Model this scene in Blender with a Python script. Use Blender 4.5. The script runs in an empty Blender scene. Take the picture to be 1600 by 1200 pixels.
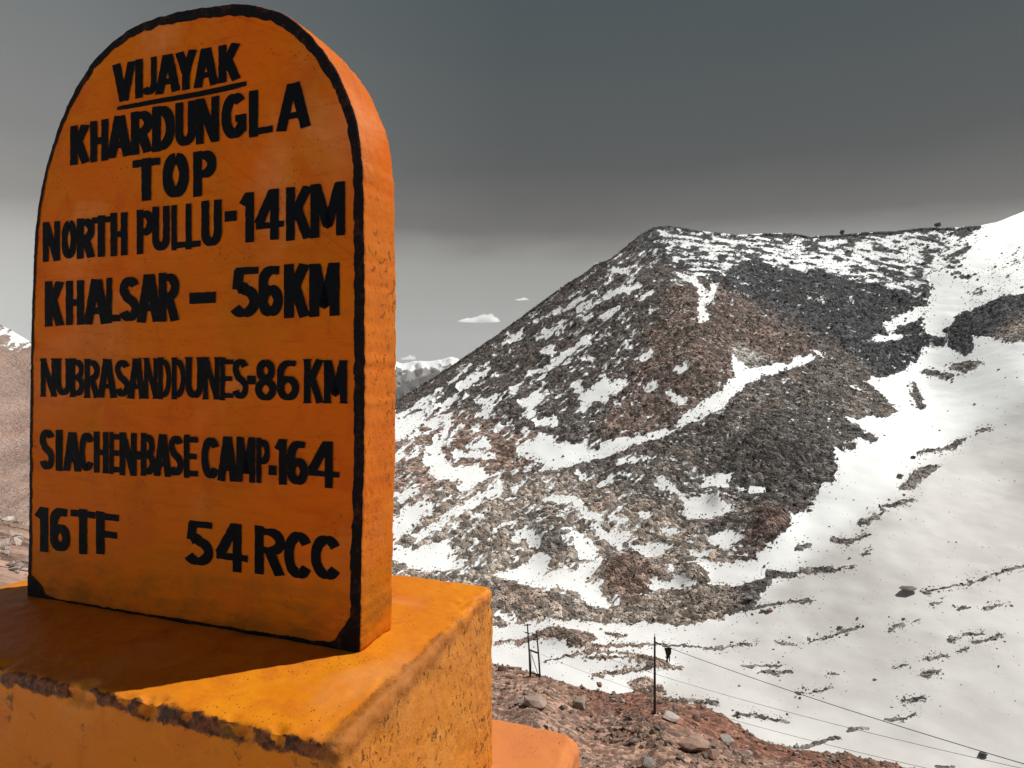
import bpy, bmesh, math, random
import numpy as np
from mathutils import Vector, Matrix
R_ = math.radians
random.seed(7); rng = np.random.default_rng(7)
scn = bpy.context.scene
COL = scn.collection

# ---------------------------------------------------------------- camera
F = 1000.0; HY = 575.0; EYE = 1.6          # focal length and horizon row in photo pixels, eye height
cam = bpy.data.cameras.new("camera"); cam_o = bpy.data.objects.new("camera", cam); COL.objects.link(cam_o)
cam_o.location = (0, 0, EYE); cam_o.rotation_euler = (R_(90), 0, 0)
cam.sensor_width = 36; cam.lens = 36*F/1600; cam.shift_y = -(600-HY)/1600
cam.clip_start = 0.05; cam.clip_end = 60000
scn.camera = cam_o

# ---------------------------------------------------------------- sun, sky, exposure
SUN_EL = R_(52); SAZ = (0.935, 0.355)      # sun stands to the right and a little behind the stone
sun = bpy.data.lights.new("sun", 'SUN'); sun_o = bpy.data.objects.new("sun", sun); COL.objects.link(sun_o)
sun.energy = 4.5; sun.angle = R_(0.5); sun.color = (1.0, 0.965, 0.915)
sd = Vector((SAZ[0]*math.cos(SUN_EL), SAZ[1]*math.cos(SUN_EL), math.sin(SUN_EL)))
sun_o.rotation_euler = sd.to_track_quat('Z', 'Y').to_euler()
scn.view_settings.view_transform = 'Standard'; scn.view_settings.look = 'None'
scn.cycles.volume_bounces = 6; scn.view_settings.exposure = 0.10; scn.view_settings.gamma = 1.0
world = bpy.data.worlds.new("World"); scn.world = world; world.use_nodes = True
wt = world.node_tree; wt.nodes.clear()
def wn(t, **k):
    n = wt.nodes.new(t)
    for a, b in k.items(): setattr(n, a, b)
    return n
def wmath(op, a, b=None, c=None):
    n = wn('ShaderNodeMath', operation=op)
    for i, v in enumerate((a, b, c)):
        if v is None: continue
        if isinstance(v, (int, float)): n.inputs[i].default_value = v
        else: wt.links.new(v, n.inputs[i])
    return n.outputs[0]
def wramp(fac, stops, interp='LINEAR'):
    n = wn('ShaderNodeValToRGB'); cr = n.color_ramp; cr.interpolation = interp
    while len(cr.elements) < len(stops): cr.elements.new(0.5)
    for e, (p, v) in zip(cr.elements, stops):
        e.position = p; e.color = (v if isinstance(v, tuple) else (v, v, v)) + (1,)
    wt.links.new(fac, n.inputs[0]); return n.outputs[0]
sky = wn('ShaderNodeTexSky', sky_type='NISHITA', sun_disc=False, sun_elevation=SUN_EL,
         sun_rotation=math.atan2(SAZ[0], SAZ[1]), altitude=5000.0, air_density=1.0, dust_density=0.5)
bw = wn('ShaderNodeRGBToBW'); wt.links.new(sky.outputs[0], bw.inputs[0])
tc = wn('ShaderNodeTexCoord'); sx = wn('ShaderNodeSeparateXYZ'); wt.links.new(tc.outputs['Generated'], sx.inputs[0])
elev = wmath('ARCSINE', sx.outputs[2])
azim = wmath('ARCTAN2', sx.outputs[0], sx.outputs[1])         # 0 ahead, negative left
nz = wn('ShaderNodeTexNoise'); nz.inputs['Scale'].default_value = 5.0; nz.inputs['Detail'].default_value = 3.0
mp = wn('ShaderNodeMapping'); mp.inputs['Scale'].default_value = (1.0, 1.0, 4.0)
wt.links.new(tc.outputs['Generated'], mp.inputs[0]); wt.links.new(mp.outputs[0], nz.inputs[0])
wob = wmath('MULTIPLY_ADD', nz.outputs[0], 0.05, -0.025)
el2 = wmath('ADD', elev, wob)
g_el = wramp(wmath('DIVIDE', el2, 1.5708), [(0.0, (0.31,0.315,0.31)), (0.055, (0.305,0.305,0.292)), (0.104, (0.262,0.260,0.247)),
             (0.137, (0.118,0.114,0.108)), (0.19, (0.070,0.074,0.075)), (0.33, (0.050,0.068,0.075)), (0.42, (0.03,0.044,0.054)), (1.0, (0.014,0.02,0.028))])
g_az = wramp(wmath('DIVIDE', wmath('ABSOLUTE', wmath('SUBTRACT', azim, 0.35)), 3.1416),
             [(0.0, 0.0), (0.2, 0.0), (0.30, 0.10), (0.45, 0.6), (0.62, 1.0), (1.0, 1.0)])
lowb = wramp(wmath('DIVIDE', elev, 1.5708), [(0.0, 1.0), (0.06, 0.9), (0.12, 0.35), (0.2, 0.03), (0.3, 0.0)])  # low horizon glow added mostly behind the camera to fill the stone's shaded face
lg_a = wramp(wmath('DIVIDE', wmath('ABSOLUTE', wmath('ADD', azim, 0.85)), 3.1416), [(0.0, 1.0), (0.08, 0.85), (0.16, 0.38), (0.27, 0.04), (0.4, 0.0)])
lg_e = wramp(wmath('DIVIDE', elev, 1.5708), [(0.0, 0.3), (0.1, 0.75), (0.2, 1.0), (0.36, 0.6), (0.6, 0.0)])
rear = wmath('ADD', wmath('MULTIPLY', wmath('MULTIPLY', g_az, lowb), 0.7), wmath('MULTIPLY', wmath('MULTIPLY', lg_a, lg_e), 0.17))
rearc = wn('ShaderNodeMixRGB', blend_type='MULTIPLY'); rearc.inputs[0].default_value = 1
wt.links.new(rear, rearc.inputs[1]); rearc.inputs[2].default_value = (0.82, 0.80, 0.76, 1)
addc = wn('ShaderNodeMixRGB', blend_type='ADD'); addc.inputs[0].default_value = 1
wt.links.new(g_el, addc.inputs[1]); wt.links.new(rearc.outputs[0], addc.inputs[2])
nsk = wmath('MULTIPLY_ADD', bw.outputs[0], 0.02, 0.97)         # the sky's own unevenness, without its blue
mulc = wn('ShaderNodeMixRGB', blend_type='MULTIPLY'); mulc.inputs[0].default_value = 1
wt.links.new(addc.outputs[0], mulc.inputs[1]); wt.links.new(nsk, mulc.inputs[2])
bg = wn('ShaderNodeBackground'); bg.inputs[1].default_value = 1.0
wt.links.new(mulc.outputs[0], bg.inputs[0])
wo = wn('ShaderNodeOutputWorld'); wt.links.new(bg.outputs[0], wo.inputs[0])

# ---------------------------------------------------------------- numpy helpers
def W(px, y, D):
    px, y, D = np.asarray(px, float), np.asarray(y, float), np.asarray(D, float)
    return np.stack([D*(px-800)/F, D+0*px, EYE + D*(HY-y)/F], -1)
def _hash(ix, iy, iz, seed):
    h = (ix.astype(np.uint32)*np.uint32(374761393) + iy.astype(np.uint32)*np.uint32(668265263)
         + iz.astype(np.uint32)*np.uint32(2147483647) + np.uint32(seed*974711 & 0xffffffff))
    h = (h ^ (h >> np.uint32(13)))*np.uint32(1274126177)
    h = (h ^ (h >> np.uint32(16)))*np.uint32(2246822519)
    return ((h ^ (h >> np.uint32(15))) & np.uint32(0xffffff)).astype(np.float32)/float(0xffffff)
def vnoise(p, seed=0):
    p = np.asarray(p, np.float32)
    i = np.floor(p).astype(np.int64); f = p - i; f = f*f*(3-2*f)
    ix, iy, iz = i[..., 0], i[..., 1], i[..., 2]; out = 0
    for a in (0, 1):
        wa = f[..., 0] if a else 1-f[..., 0]
        for b in (0, 1):
            wb = f[..., 1] if b else 1-f[..., 1]
            for c in (0, 1):
                wc = f[..., 2] if c else 1-f[..., 2]
                out = out + wa*wb*wc*_hash(ix+a, iy+b, iz+c, seed)
    return out
def fbm(p, seed=0, oct=4, gain=0.5):
    p = np.asarray(p, np.float32); o = 0; a = 1; s = 0
    for k in range(oct):
        o = o + a*vnoise(p*(2.03**k) + 17.3*k, seed+k); s += a; a *= gain
    return o/s
def n2(px, y, sx, sy, ang=0, seed=0, oct=3):
    c, s = math.cos(R_(ang)), math.sin(R_(ang))
    u = (px*c + y*s)/sx; v = (-px*s + y*c)/sy
    return fbm(np.stack([u, v, 0*u + seed*3.1], -1), seed, oct)
def tps(pts):
    P = np.array(pts, float); X = P[:, :2]/200.0; z = np.log(P[:, 2])
    d = np.linalg.norm(X[:, None]-X[None], axis=-1); K = d*d*np.log(d+1e-9)
    n = len(X); A = np.zeros((n+3, n+3)); A[:n, :n] = K + 0.02*np.eye(n)
    A[:n, n] = 1; A[:n, n+1:] = X; A[n, :n] = 1; A[n+1:, :n] = X.T
    w = np.linalg.solve(A, np.concatenate([z, [0, 0, 0]]))
    def f(px, y):
        px, y = np.asarray(px, float)/200.0, np.asarray(y, float)/200.0
        o = w[n] + w[n+1]*px + w[n+2]*y
        for k in range(n):
            r2 = (px-X[k, 0])**2 + (y-X[k, 1])**2
            o = o + w[k]*0.5*r2*np.log(r2+1e-12)
        return np.exp(o)
    return f
def link(name, me, mats, parent=None):
    for m in (mats if isinstance(mats, (list, tuple)) else [mats]): me.materials.append(m)
    o = bpy.data.objects.new(name, me); COL.objects.link(o)
    if parent: o.parent = parent
    return o
def mesh_np(name, V, faces, smooth=True):
    """faces: int array (n,3) or (n,4)"""
    V = np.asarray(V, np.float32); Fc = np.asarray(faces, np.int32); k = Fc.shape[1]
    me = bpy.data.meshes.new(name)
    me.vertices.add(len(V)); me.vertices.foreach_set('co', V.ravel())
    me.loops.add(Fc.size); me.loops.foreach_set('vertex_index', Fc.ravel())
    me.polygons.add(len(Fc)); me.polygons.foreach_set('loop_start', np.arange(0, Fc.size, k, dtype=np.int32))
    me.update(calc_edges=True); me.validate()
    me.polygons.foreach_set('use_smooth', np.full(len(me.polygons), smooth))
    return me
def grid_faces(nr, nc):
    i = np.arange(nr-1)[:, None]*nc + np.arange(nc-1)[None]
    return np.stack([i, i+1, i+nc+1, i+nc], -1).reshape(-1, 4)
def attr(me, name, kind, data):
    a = me.attributes.new(name, kind, 'POINT')
    if kind == 'FLOAT': a.data.foreach_set('value', np.asarray(data, np.float32).ravel())
    else:
        d = np.asarray(data, np.float32).reshape(-1, 3); d = np.concatenate([d, np.ones((len(d), 1), np.float32)], 1)
        a.data.foreach_set('color', d.ravel())
def tag(o, label=None, cat=None, group=None, kind=None):
    for k, v in (('label', label), ('category', cat), ('group', group), ('kind', kind)):
        if v: o[k] = v
    return o
def empty(name, loc, rz=0):
    o = bpy.data.objects.new(name, None); COL.objects.link(o); o.location = loc; o.rotation_euler = (0, 0, rz)
    o.empty_display_size = 0.2
    return o
def smooth(a, b, x):
    t = np.clip((x-a)/(b-a), 0, 1); return t*t*(3-2*t)

# ---------------------------------------------------------------- material helpers
class NT:
    def __init__(s, name):
        s.m = bpy.data.materials.new(name); s.m.use_nodes = True; s.t = s.m.node_tree; s.t.nodes.clear()
        s.out = s.t.nodes.new('ShaderNodeOutputMaterial'); s.p = s.t.nodes.new('ShaderNodeBsdfPrincipled')
        s.t.links.new(s.p.outputs[0], s.out.inputs[0])
        s.tc = s.t.nodes.new('ShaderNodeTexCoord')
    def n(s, t, **k):
        q = s.t.nodes.new(t)
        for a, b in k.items(): setattr(q, a, b)
        return q
    def set(s, sock, v):
        if isinstance(v, bpy.types.NodeSocket): s.t.links.new(v, sock)
        elif isinstance(v, tuple) and sock.type == 'RGBA': sock.default_value = v + (1,) if len(v) == 3 else v
        else: sock.default_value = v
    def obj(s): return s.tc.outputs['Object']
    def noise(s, scale, detail=4, rough=0.55, vec=None, dist=0.0, lac=2.0):
        q = s.n('ShaderNodeTexNoise'); s.set(q.inputs['Vector'], vec or s.obj())
        q.inputs['Scale'].default_value = scale; q.inputs['Detail'].default_value = detail
        q.inputs['Roughness'].default_value = rough; q.inputs['Distortion'].default_value = dist
        return q.outputs[0]
    def vor(s, scale, feature='F1', out='Distance', vec=None, rand=1.0):
        q = s.n('ShaderNodeTexVoronoi', feature=feature); s.set(q.inputs['Vector'], vec or s.obj())
        q.inputs['Scale'].default_value = scale; q.inputs['Randomness'].default_value = rand
        return q.outputs[out]
    def math(s, op, a, b=0.0, c=0.0, clamp=False):
        q = s.n('ShaderNodeMath', operation=op, use_clamp=clamp)
        s.set(q.inputs[0], a); s.set(q.inputs[1], b); s.set(q.inputs[2], c); return q.outputs[0]
    def step(s, v, a, b):
        q = s.n('ShaderNodeMapRange', interpolation_type='SMOOTHSTEP'); s.set(q.inputs['Value'], v)
        q.inputs['From Min'].default_value = a; q.inputs['From Max'].default_value = b; return q.outputs[0]
    def mix(s, f, a, b, blend='MIX'):
        q = s.n('ShaderNodeMixRGB', blend_type=blend); s.set(q.inputs[0], f); s.set(q.inputs[1], a); s.set(q.inputs[2], b); return q.outputs[0]
    def attr(s, name, out='Fac'):
        q = s.n('ShaderNodeAttribute', attribute_name=name); return q.outputs[out]
    def bump(s, h, dist, strength=1.0, normal=None):
        q = s.n('ShaderNodeBump'); s.set(q.inputs['Height'], h); q.inputs['Distance'].default_value = dist
        q.inputs['Strength'].default_value = strength
        if normal is not None: s.set(q.inputs['Normal'], normal)
        return q.outputs[0]
    def xyz(s, vec=None):
        q = s.n('ShaderNodeSeparateXYZ'); s.set(q.inputs[0], vec or s.obj()); return q.outputs
    def map(s, scale=(1, 1, 1), rot=(0, 0, 0), vec=None):
        q = s.n('ShaderNodeMapping'); s.set(q.inputs[0], vec or s.obj()); q.inputs['Scale'].default_value = scale
        q.inputs['Rotation'].default_value = rot; return q.outputs[0]
    def base(s, v): s.set(s.p.inputs['Base Color'], v)
    def rough(s, v): s.set(s.p.inputs['Roughness'], v)
    def spec(s, v): s.set(s.p.inputs['Specular IOR Level'], v)
    def nrm(s, v): s.set(s.p.inputs['Normal'], v)

def terrain_material(name, rock_scale, snowy=True, bd=1.1):
    t = NT(name)
    col = t.attr('rock_tint', 'Color'); spk = t.attr('speckle')
    cell = t.vor(rock_scale, out='Color'); cellv = t.n('ShaderNodeSeparateColor'); t.set(cellv.inputs[0], cell)
    sp = t.noise(rock_scale*1.7, 4, 0.7)
    v = t.math('MULTIPLY_ADD', t.math('POWER', cellv.outputs[0], 1.8), 1.9, 0.5)
    v = t.math('MULTIPLY', v, t.math('MULTIPLY_ADD', sp, 2.0, 0.2))
    big = t.math('MULTIPLY_ADD', t.noise(rock_scale*0.06, 4), 0.8, 0.6)
    v = t.math('MULTIPLY_ADD', t.math('SUBTRACT', v, 1.3), spk, 1.3)
    rock = t.mix(1.0, col, t.math('MULTIPLY', v, big), 'MULTIPLY')
    rust = t.step(t.noise(rock_scale*0.11, 3), 0.5, 0.7)
    rock = t.mix(t.math('MULTIPLY', rust, 0.25), rock, t.mix(1.0, rock, (1.25, 0.86, 0.70), 'MULTIPLY'))
    hb = t.math('ADD', t.math('MULTIPLY', t.vor(rock_scale), -0.9), t.math('MULTIPLY', t.vor(rock_scale*2.7), -0.5))
    hb = t.math('ADD', hb, t.math('MULTIPLY', t.noise(rock_scale*3, 3, 0.7), 0.7))
    if snowy:
        m = t.math('ADD', t.attr('snow_cover'), t.math('MULTIPLY_ADD', t.noise(rock_scale*1.1, 5, 0.75), 0.8, -0.4))
        m = t.step(m, 0.44, 0.56)
        dust = t.attr('snow_dust')
        dustn = t.math('MULTIPLY', dust, t.math('MULTIPLY_ADD', t.noise(0.07, 5, 0.6, vec=t.map((1, 1, 2.5))), 1.1, 0.40), clamp=True)
        snow = t.mix(dustn, (0.92, 0.94, 0.94), (0.53, 0.512, 0.484))
        t.base(t.mix(m, rock, snow))
        t.rough(t.math('MULTIPLY_ADD', m, -0.3, 0.95)); t.spec(0.25)
        b1 = t.bump(t.math('MULTIPLY', hb, t.math('SUBTRACT', 1.0, m)), bd/rock_scale, 0.65)
        b2 = t.bump(t.math('MULTIPLY', t.noise(0.3, 5, 0.55, vec=t.map((1, 1, 3))), m), 0.16, 0.5, b1)
        t.nrm(b2)
    else:
        t.base(rock); t.rough(0.95); t.spec(0.2); t.nrm(t.bump(hb, 0.12/rock_scale, 1.0))
    return t.m

def stone_material(name, tint_attr=True):
    t = NT(name)
    c = t.attr('rock_tint', 'Color')
    oi = t.n('ShaderNodeObjectInfo')
    v = t.math('MULTIPLY', t.math('MULTIPLY_ADD', t.noise(5, 4, 0.65), 0.9, 0.55), t.math('MULTIPLY_ADD', oi.outputs['Random'], 0.5, 0.75))
    t.base(t.mix(1.0, c, v, 'MULTIPLY')); t.rough(0.9); t.spec(0.25)
    t.nrm(t.bump(t.noise(11, 5, 0.65), 0.05, 0.7))
    return t.m

M_SLOPE = terrain_material('snowy_scree', 0.62)
M_NEAR = terrain_material('near_rubble_ground', 2.2, True, 0.22)
M_STONE = stone_material('broken_rock')

# ---------------------------------------------------------------- raster painting of snow cover and rock tint (plan of the slopes)
PX0, PX1, PY0, PY1 = -420, 2120, 90, 1420
GX, GY = np.meshgrid(np.arange(PX0, PX1), np.arange(PY0, PY1))
def poly_mask(poly):
    P = np.array(poly, float)
    x0, x1 = int(max(PX0, P[:, 0].min()-1)), int(min(PX1-1, P[:, 0].max()+2)); y0, y1 = int(max(PY0, P[:, 1].min()-1)), int(min(PY1-1, P[:, 1].max()+2))
    sl = (slice(y0-PY0, y1-PY0), slice(x0-PX0, x1-PX0)); X, Y = GX[sl]+0.01, GY[sl]+0.013
    ins = np.zeros(X.shape, bool); j = len(P)-1
    for i in range(len(P)):
        xi, yi = P[i]; xj, yj = P[j]
        if yi != yj:
            ins ^= ((yi > Y) != (yj > Y)) & (X < (xj-xi)*(Y-yi)/(yj-yi)+xi)
        j = i
    return sl, ins
def stroke_mask(pts, w0, w1=None):
    w1 = w0 if w1 is None else w1
    P = np.array(pts, float); wm = max(w0, w1)
    x0, x1 = int(max(PX0, P[:, 0].min()-wm)), int(min(PX1-1, P[:, 0].max()+wm+1)); y0, y1 = int(max(PY0, P[:, 1].min()-wm)), int(min(PY1-1, P[:, 1].max()+wm+1))
    sl = (slice(y0-PY0, y1-PY0), slice(x0-PX0, x1-PX0)); X, Y = GX[sl], GY[sl]
    m = np.zeros(X.shape, bool); n = len(P)-1
    for i in range(max(n, 1)):
        a = P[i]; b = P[min(i+1, len(P)-1)]; d = b-a; L2 = max(d@d, 1e-6)
        t = np.clip(((X-a[0])*d[0]+(Y-a[1])*d[1])/L2, 0, 1)
        r = (w0 + (w1-w0)*(i+t)/max(n, 1))/2
        m |= (X-a[0]-t*d[0])**2+(Y-a[1]-t*d[1])**2 <= r*r
    return sl, m
def blur(A, n=1):
    for _ in range(n):
        A = (np.roll(A, 1, 0)+2*A+np.roll(A, -1, 0))/4; A = (np.roll(A, 1, 1)+2*A+np.roll(A, -1, 1))/4
    return A
COV = np.full(GX.shape, 0.23, np.float32); RED = np.zeros(GX.shape + (3,), np.float32); RED[:] = (0.105, 0.092, 0.086)
DUST = np.zeros(GX.shape, np.float32)
def snow(v, *shapes):
    for s in shapes:
        sl, m = s; COV[sl][m] = v
def tint(c, s):
    sl, m = s; RED[sl][m] = c
PM, SM = poly_mask, stroke_mask
# --- broad coverage
snow(0.30, PM([(560,680),(700,590),(830,500),(930,420),(1010,370),(1060,470),(1000,620),(860,700),(640,760)]))
snow(0.52, PM([(1022,350),(1150,362),(1300,362),(1460,350),(1530,353),(1500,420),(1470,440),(1430,432),(1370,452),(1300,432),(1230,424),(1160,412),(1130,432),(1098,440),(1062,450),(1010,425),(1030,395)]))
snow(0.36, PM([(985,400),(1030,372),(1060,420),(1060,455),(1000,440),(960,430)]))
snow(0.46, PM([(1290,425),(1370,405),(1440,425),(1450,470),(1430,485),(1370,470),(1310,448)]))
snow(0.36, PM([(590,640),(760,650),(860,690),(1000,700),(1180,760),(1180,900),(1000,960),(590,960)]))
snow(0.40, PM([(590,640),(760,640),(800,760),(700,900),(590,900)]))
COV = blur(COV, 60)
# --- the right hand snow field
FIELD = [(1455,425),(1500,430),(1520,445),(1600,400),(2110,250),(2110,1410),(560,1410),(560,990),(770,985),(850,978),(1000,975),(1110,968),(1180,945),(1210,900),(1170,884),(1190,869),(1218,850),(1236,834),(1240,809),(1264,797),(1271,778),(1280,757),(1308,750),(1305,710),(1336,706),(1343,691),(1368,693),(1372,683),(1350,678),(1316,658),(1345,655),(1392,652),(1405,640),(1362,604),(1354,596),(1372,586),(1415,575),(1440,556),(1455,535),(1440,515),(1450,480),(1455,450)]
snow(0.95, PM(FIELD))
snow(0.92, PM([(1530,352),(1700,250),(2110,100),(2110,420),(1600,400),(1530,430),(1495,425)]))
snow(0.72, PM([(1500,470),(1510,440),(1560,408),(1600,385),(1800,300),(1800,440),(1600,452),(1550,462)]))
# dark rock showing along the skyline
snow(0.22, SM([(1190,368),(1263,371),(1311,369),(1394,364),(1456,359),(1531,356)], 5), SM([(985,392),(1000,372),(1021,358),(1050,356),(1090,362)], 7, 4))
# right rocks
ROCK = 0.05
snow(ROCK, PM([(1497,488),(1530,476),(1566,464),(1600,459),(1760,420),(1760,500),(1600,538),(1560,531),(1531,522),(1520,528),(1517,554),(1507,558),(1483,541),(1476,517),(1490,508)]),
     SM([(1437,524),(1470,536)], 14), PM([(1480,575),(1500,566),(1538,563),(1525,575),(1507,586)]), SM([(1447,582),(1482,592)], 9), SM([(1427,604),(1432,618),(1440,637)], 12),
     SM([(1366,566),(1420,545)], 12))
# --- dark mass below the plateau
snow(0.22, PM([(1160,450),(1172,414),(1232,424),(1292,430),(1342,446),(1402,452),(1448,462),(1440,485),(1402,500),(1386,520),(1440,512),(1455,530),(1440,556),(1418,578),(1390,590),(1358,592),(1350,606),(1402,640),(1388,654),(1318,660),(1260,600),(1200,520)]))
snow(0.93, SM([(1390,513),(1414,500),(1442,486)], 15), SM([(1366,534),(1407,530)], 8), SM([(1330,604),(1352,614)], 5),
     SM([(1085,440),(1103,468),(1098,486)], 11), SM([(1098,495),(1097,508)], 17), SM([(1118,450),(1108,478)], 8))
# --- left slope streaks
for s in [([(795,531),(817,518)],6),([(841,527),(860,513),(885,500)],7),([(869,488),(913,469)],7),([(904,486),(920,478)],8),([(958,421),(980,429)],9),([(929,475),(967,459)],6),([(942,497),(964,485)],8),([(912,499),(923,493)],7),([(970,456),(999,450)],8),
          ([(849,548),(860,538)],8),([(860,541),(863,553)],7),([(831,583),(863,570),(885,549),(917,527)],8),([(917,557),(931,556)],8),([(841,594),(850,589)],6),([(682,613),(717,588),(739,570)],5),([(619,656),(647,637),(673,621)],7),([(723,602),(736,591)],10),([(717,607),(765,573)],6),
          ([(616,671),(666,640)],10),([(617,687),(647,665)],13),([(663,665),(701,651)],11),([(684,687),(704,665)],9),([(1046,614),(1065,629)],10),([(1012,602),(1024,599)],10),([(1059,586),(1072,583)],9),([(1005,561),(1018,554)],9),([(1050,622),(1064,626)],9),([(1276,552),(1283,556)],6),
          ([(745,655),(770,642)],5),([(800,615),(815,600)],6),([(872,520),(880,512)],6),([(690,636),(712,620)],6),([(1000,470),(1020,462)],7),([(880,566),(893,560)],5)]:
    snow(0.92, SM(*s))
for p in [[(741,626),(765,621),(784,610),(777,624),(765,637),(761,656),(752,657),(755,637)],[(809,630),(841,611),(853,618),(844,630),(818,641)],[(815,656),(834,640),(839,649),(822,659)],[(831,662),(866,649),(869,662),(853,668)],
          [(894,602),(904,595),(917,614),(926,602),(945,586),(955,599),(983,591),(980,599),(948,621),(923,633),(898,648),(913,627),(901,618)],
          [(806,698),(841,687),(861,679),(872,694),(895,696),(915,683),(919,690),(912,711),(944,691),(965,684),(982,679),(990,684),(1030,671),(1050,670),(1071,650),(1105,629),(1129,616),(1148,594),(1140,566),(1148,562),(1172,578),(1198,571),(1232,566),(1256,556),(1271,560),(1264,568),(1236,577),(1198,589),(1170,603),(1150,623),(1129,646),(1088,660),(1037,679),(978,699),(927,717),(875,733),(841,738),(850,722),(815,712)],
          [(674,694),(691,681),(689,705),(707,729),(748,725),(762,742),(731,766),(719,768),(720,753),(676,748),(670,729),(657,722)],
          [(616,850),(600,825),(640,795),(678,786),(668,800),(640,830)],[(600,849),(645,856),(696,846),(710,873),(730,890),(658,894),(620,876)],
          [(1102,746),(1143,749),(1140,766),(1098,763)],[(1067,779),(1110,775),(1146,797),(1112,811),(1074,811)],[(1105,839),(1140,826),(1162,847),(1128,860),(1112,854)],
          [(893,841),(908,838),(935,860),(937,872),(905,880),(898,865)],[(985,856),(1015,850),(1055,853),(1040,864),(1015,871),(998,866)],
          [(1045,885),(1100,882),(1136,884),(1175,880),(1200,900),(1150,915),(1110,915),(1060,922),(1015,922),(1030,905)],
          [(772,905),(805,893),(840,870),(862,876),(850,900),(890,897),(940,875),(958,880),(930,895),(918,915),(948,912),(935,925),(958,950),(945,955),(915,945),(905,930),(880,925),(850,925),(820,920),(800,912)]]:
    snow(0.93, PM(p))
for s in [([(617,724),(634,708)],10),([(713,708),(772,712)],7),([(730,698),(765,694)],6),([(617,780),(648,773)],11),([(652,838),(717,801),(755,773),(785,763)],11),([(937,756),(957,749)],9),([(971,722),(995,718)],9),([(906,739),(916,749)],9),
          ([(854,780),(899,782),(905,797),(930,811)],11),([(954,811),(981,818)],9),([(1003,806),(1013,806)],9),([(806,845),(820,830),(837,856)],14),([(930,828),(965,852)],11),([(950,838),(980,840)],13),([(1036,832),(1057,832)],10),([(1085,868),(1102,870)],9),
          ([(1030,752),(1045,760),(1060,773)],12),([(1170,768),(1195,769)],9),([(820,938),(860,935)],10),([(780,968),(800,975)],10)]:
    snow(0.92, SM(*s))
# rock lying over the snow
for p in [[(940,885),(960,872),(978,863),(1000,872),(1009,883),(1012,921),(997,945),(975,940),(957,931),(945,915)],[(838,995),(870,985),(900,995),(925,1000),(940,1008),(900,1020),(885,1012),(845,1008)],
          [(900,1034),(957,1031),(1000,1035),(1025,1033),(1055,1046),(1062,1048),(1025,1050),(990,1044),(962,1038)],[(975,1065),(1015,1062),(1040,1080),(1020,1092),(990,1080)],
          [(1397,761),(1420,748),(1430,733),(1470,727),(1465,735),(1440,750),(1425,760)]]:
    snow(0.08, PM(p))
for s in [([(772,949),(875,956),(944,962),(1012,962),(1057,972)],22,14),([(1057,972),(1109,963),(1150,953)],12,6),([(775,930),(830,935),(870,945)],14,18),([(1064,894),(1098,907)],22),([(1012,886),(1040,902)],20),
          ([(775,1012),(812,1010),(845,1000)],7),([(890,1017),(925,1020),(962,1015),(1025,1010)],7,5),([(1025,1010),(1075,1008),(1115,1010),(1187,998)],4,3),([(950,997),(970,996)],7),([(850,1040),(890,1030),(925,1026),(995,1027)],4),
          ([(925,1057),(962,1056),(1000,1052),(1062,1046)],5),([(1032,1089),(1075,1091),(1119,1096)],6),([(1050,969),(1084,965),(1119,957),(1163,951),(1198,945),(1242,938),(1270,936)],9,3),([(1095,938),(1129,920),(1198,912)],8,4),([(1050,930),(1090,925)],12),
          ([(1215,998),(1246,998)],4),([(1263,993),(1290,991),(1318,982),(1345,976)],3,4),([(1390,982),(1410,974)],5),([(1421,972),(1436,970)],3),([(1445,924),(1486,915),(1538,900),(1600,882),(1660,868)],4,5),([(1494,953),(1511,951)],4),([(1535,950),(1576,943)],6,4),([(1452,944),(1467,943)],4),
          ([(1486,1000),(1500,996)],5),([(1504,991),(1535,989)],5),([(1520,1003),(1536,1003)],6),([(1545,1001),(1566,996)],5),([(1497,1017),(1514,1013)],4),([(1442,1030),(1478,1024)],5),([(1397,1042),(1418,1039)],4),([(1440,1055),(1462,1052)],9),([(1408,1097),(1445,1094)],7),
          ([(1380,1123),(1411,1123),(1438,1113)],4),([(1325,1137),(1352,1135)],6),([(1163,1036),(1222,1031)],5,4),([(1190,1044),(1236,1043)],5),([(1244,1077),(1284,1072),(1300,1069)],4,3),([(1294,1047),(1304,1047)],4),([(1150,1113),(1187,1113),(1229,1120)],6),
          ([(1200,1158),(1229,1166),(1256,1161),(1308,1149)],7,8),([(1466,1192),(1487,1194)],5),([(1437,710),(1470,705),(1506,688)],7),([(1528,676),(1547,673)],5),([(1345,812),(1372,803),(1382,787),(1428,775)],9,6),([(1305,840),(1325,845),(1355,830)],9,6),([(1245,858),(1262,852)],7),
          ([(1200,895),(1243,897)],9),([(1250,890),(1300,888)],9),([(1295,890),(1337,885)],3),([(1347,866),(1359,858)],4),([(1100,935),(1125,922)],12)]:
    snow(0.08, SM(*s))
# left hillside behind the stone
snow(0.02, PM([(-420,90),(420,90),(420,900),(-420,900)]))
snow(0.60, PM([(-420,420),(-100,470),(0,500),(60,528),(60,545),(0,548),(-420,520)]))
COV = blur(COV, 1)
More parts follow.
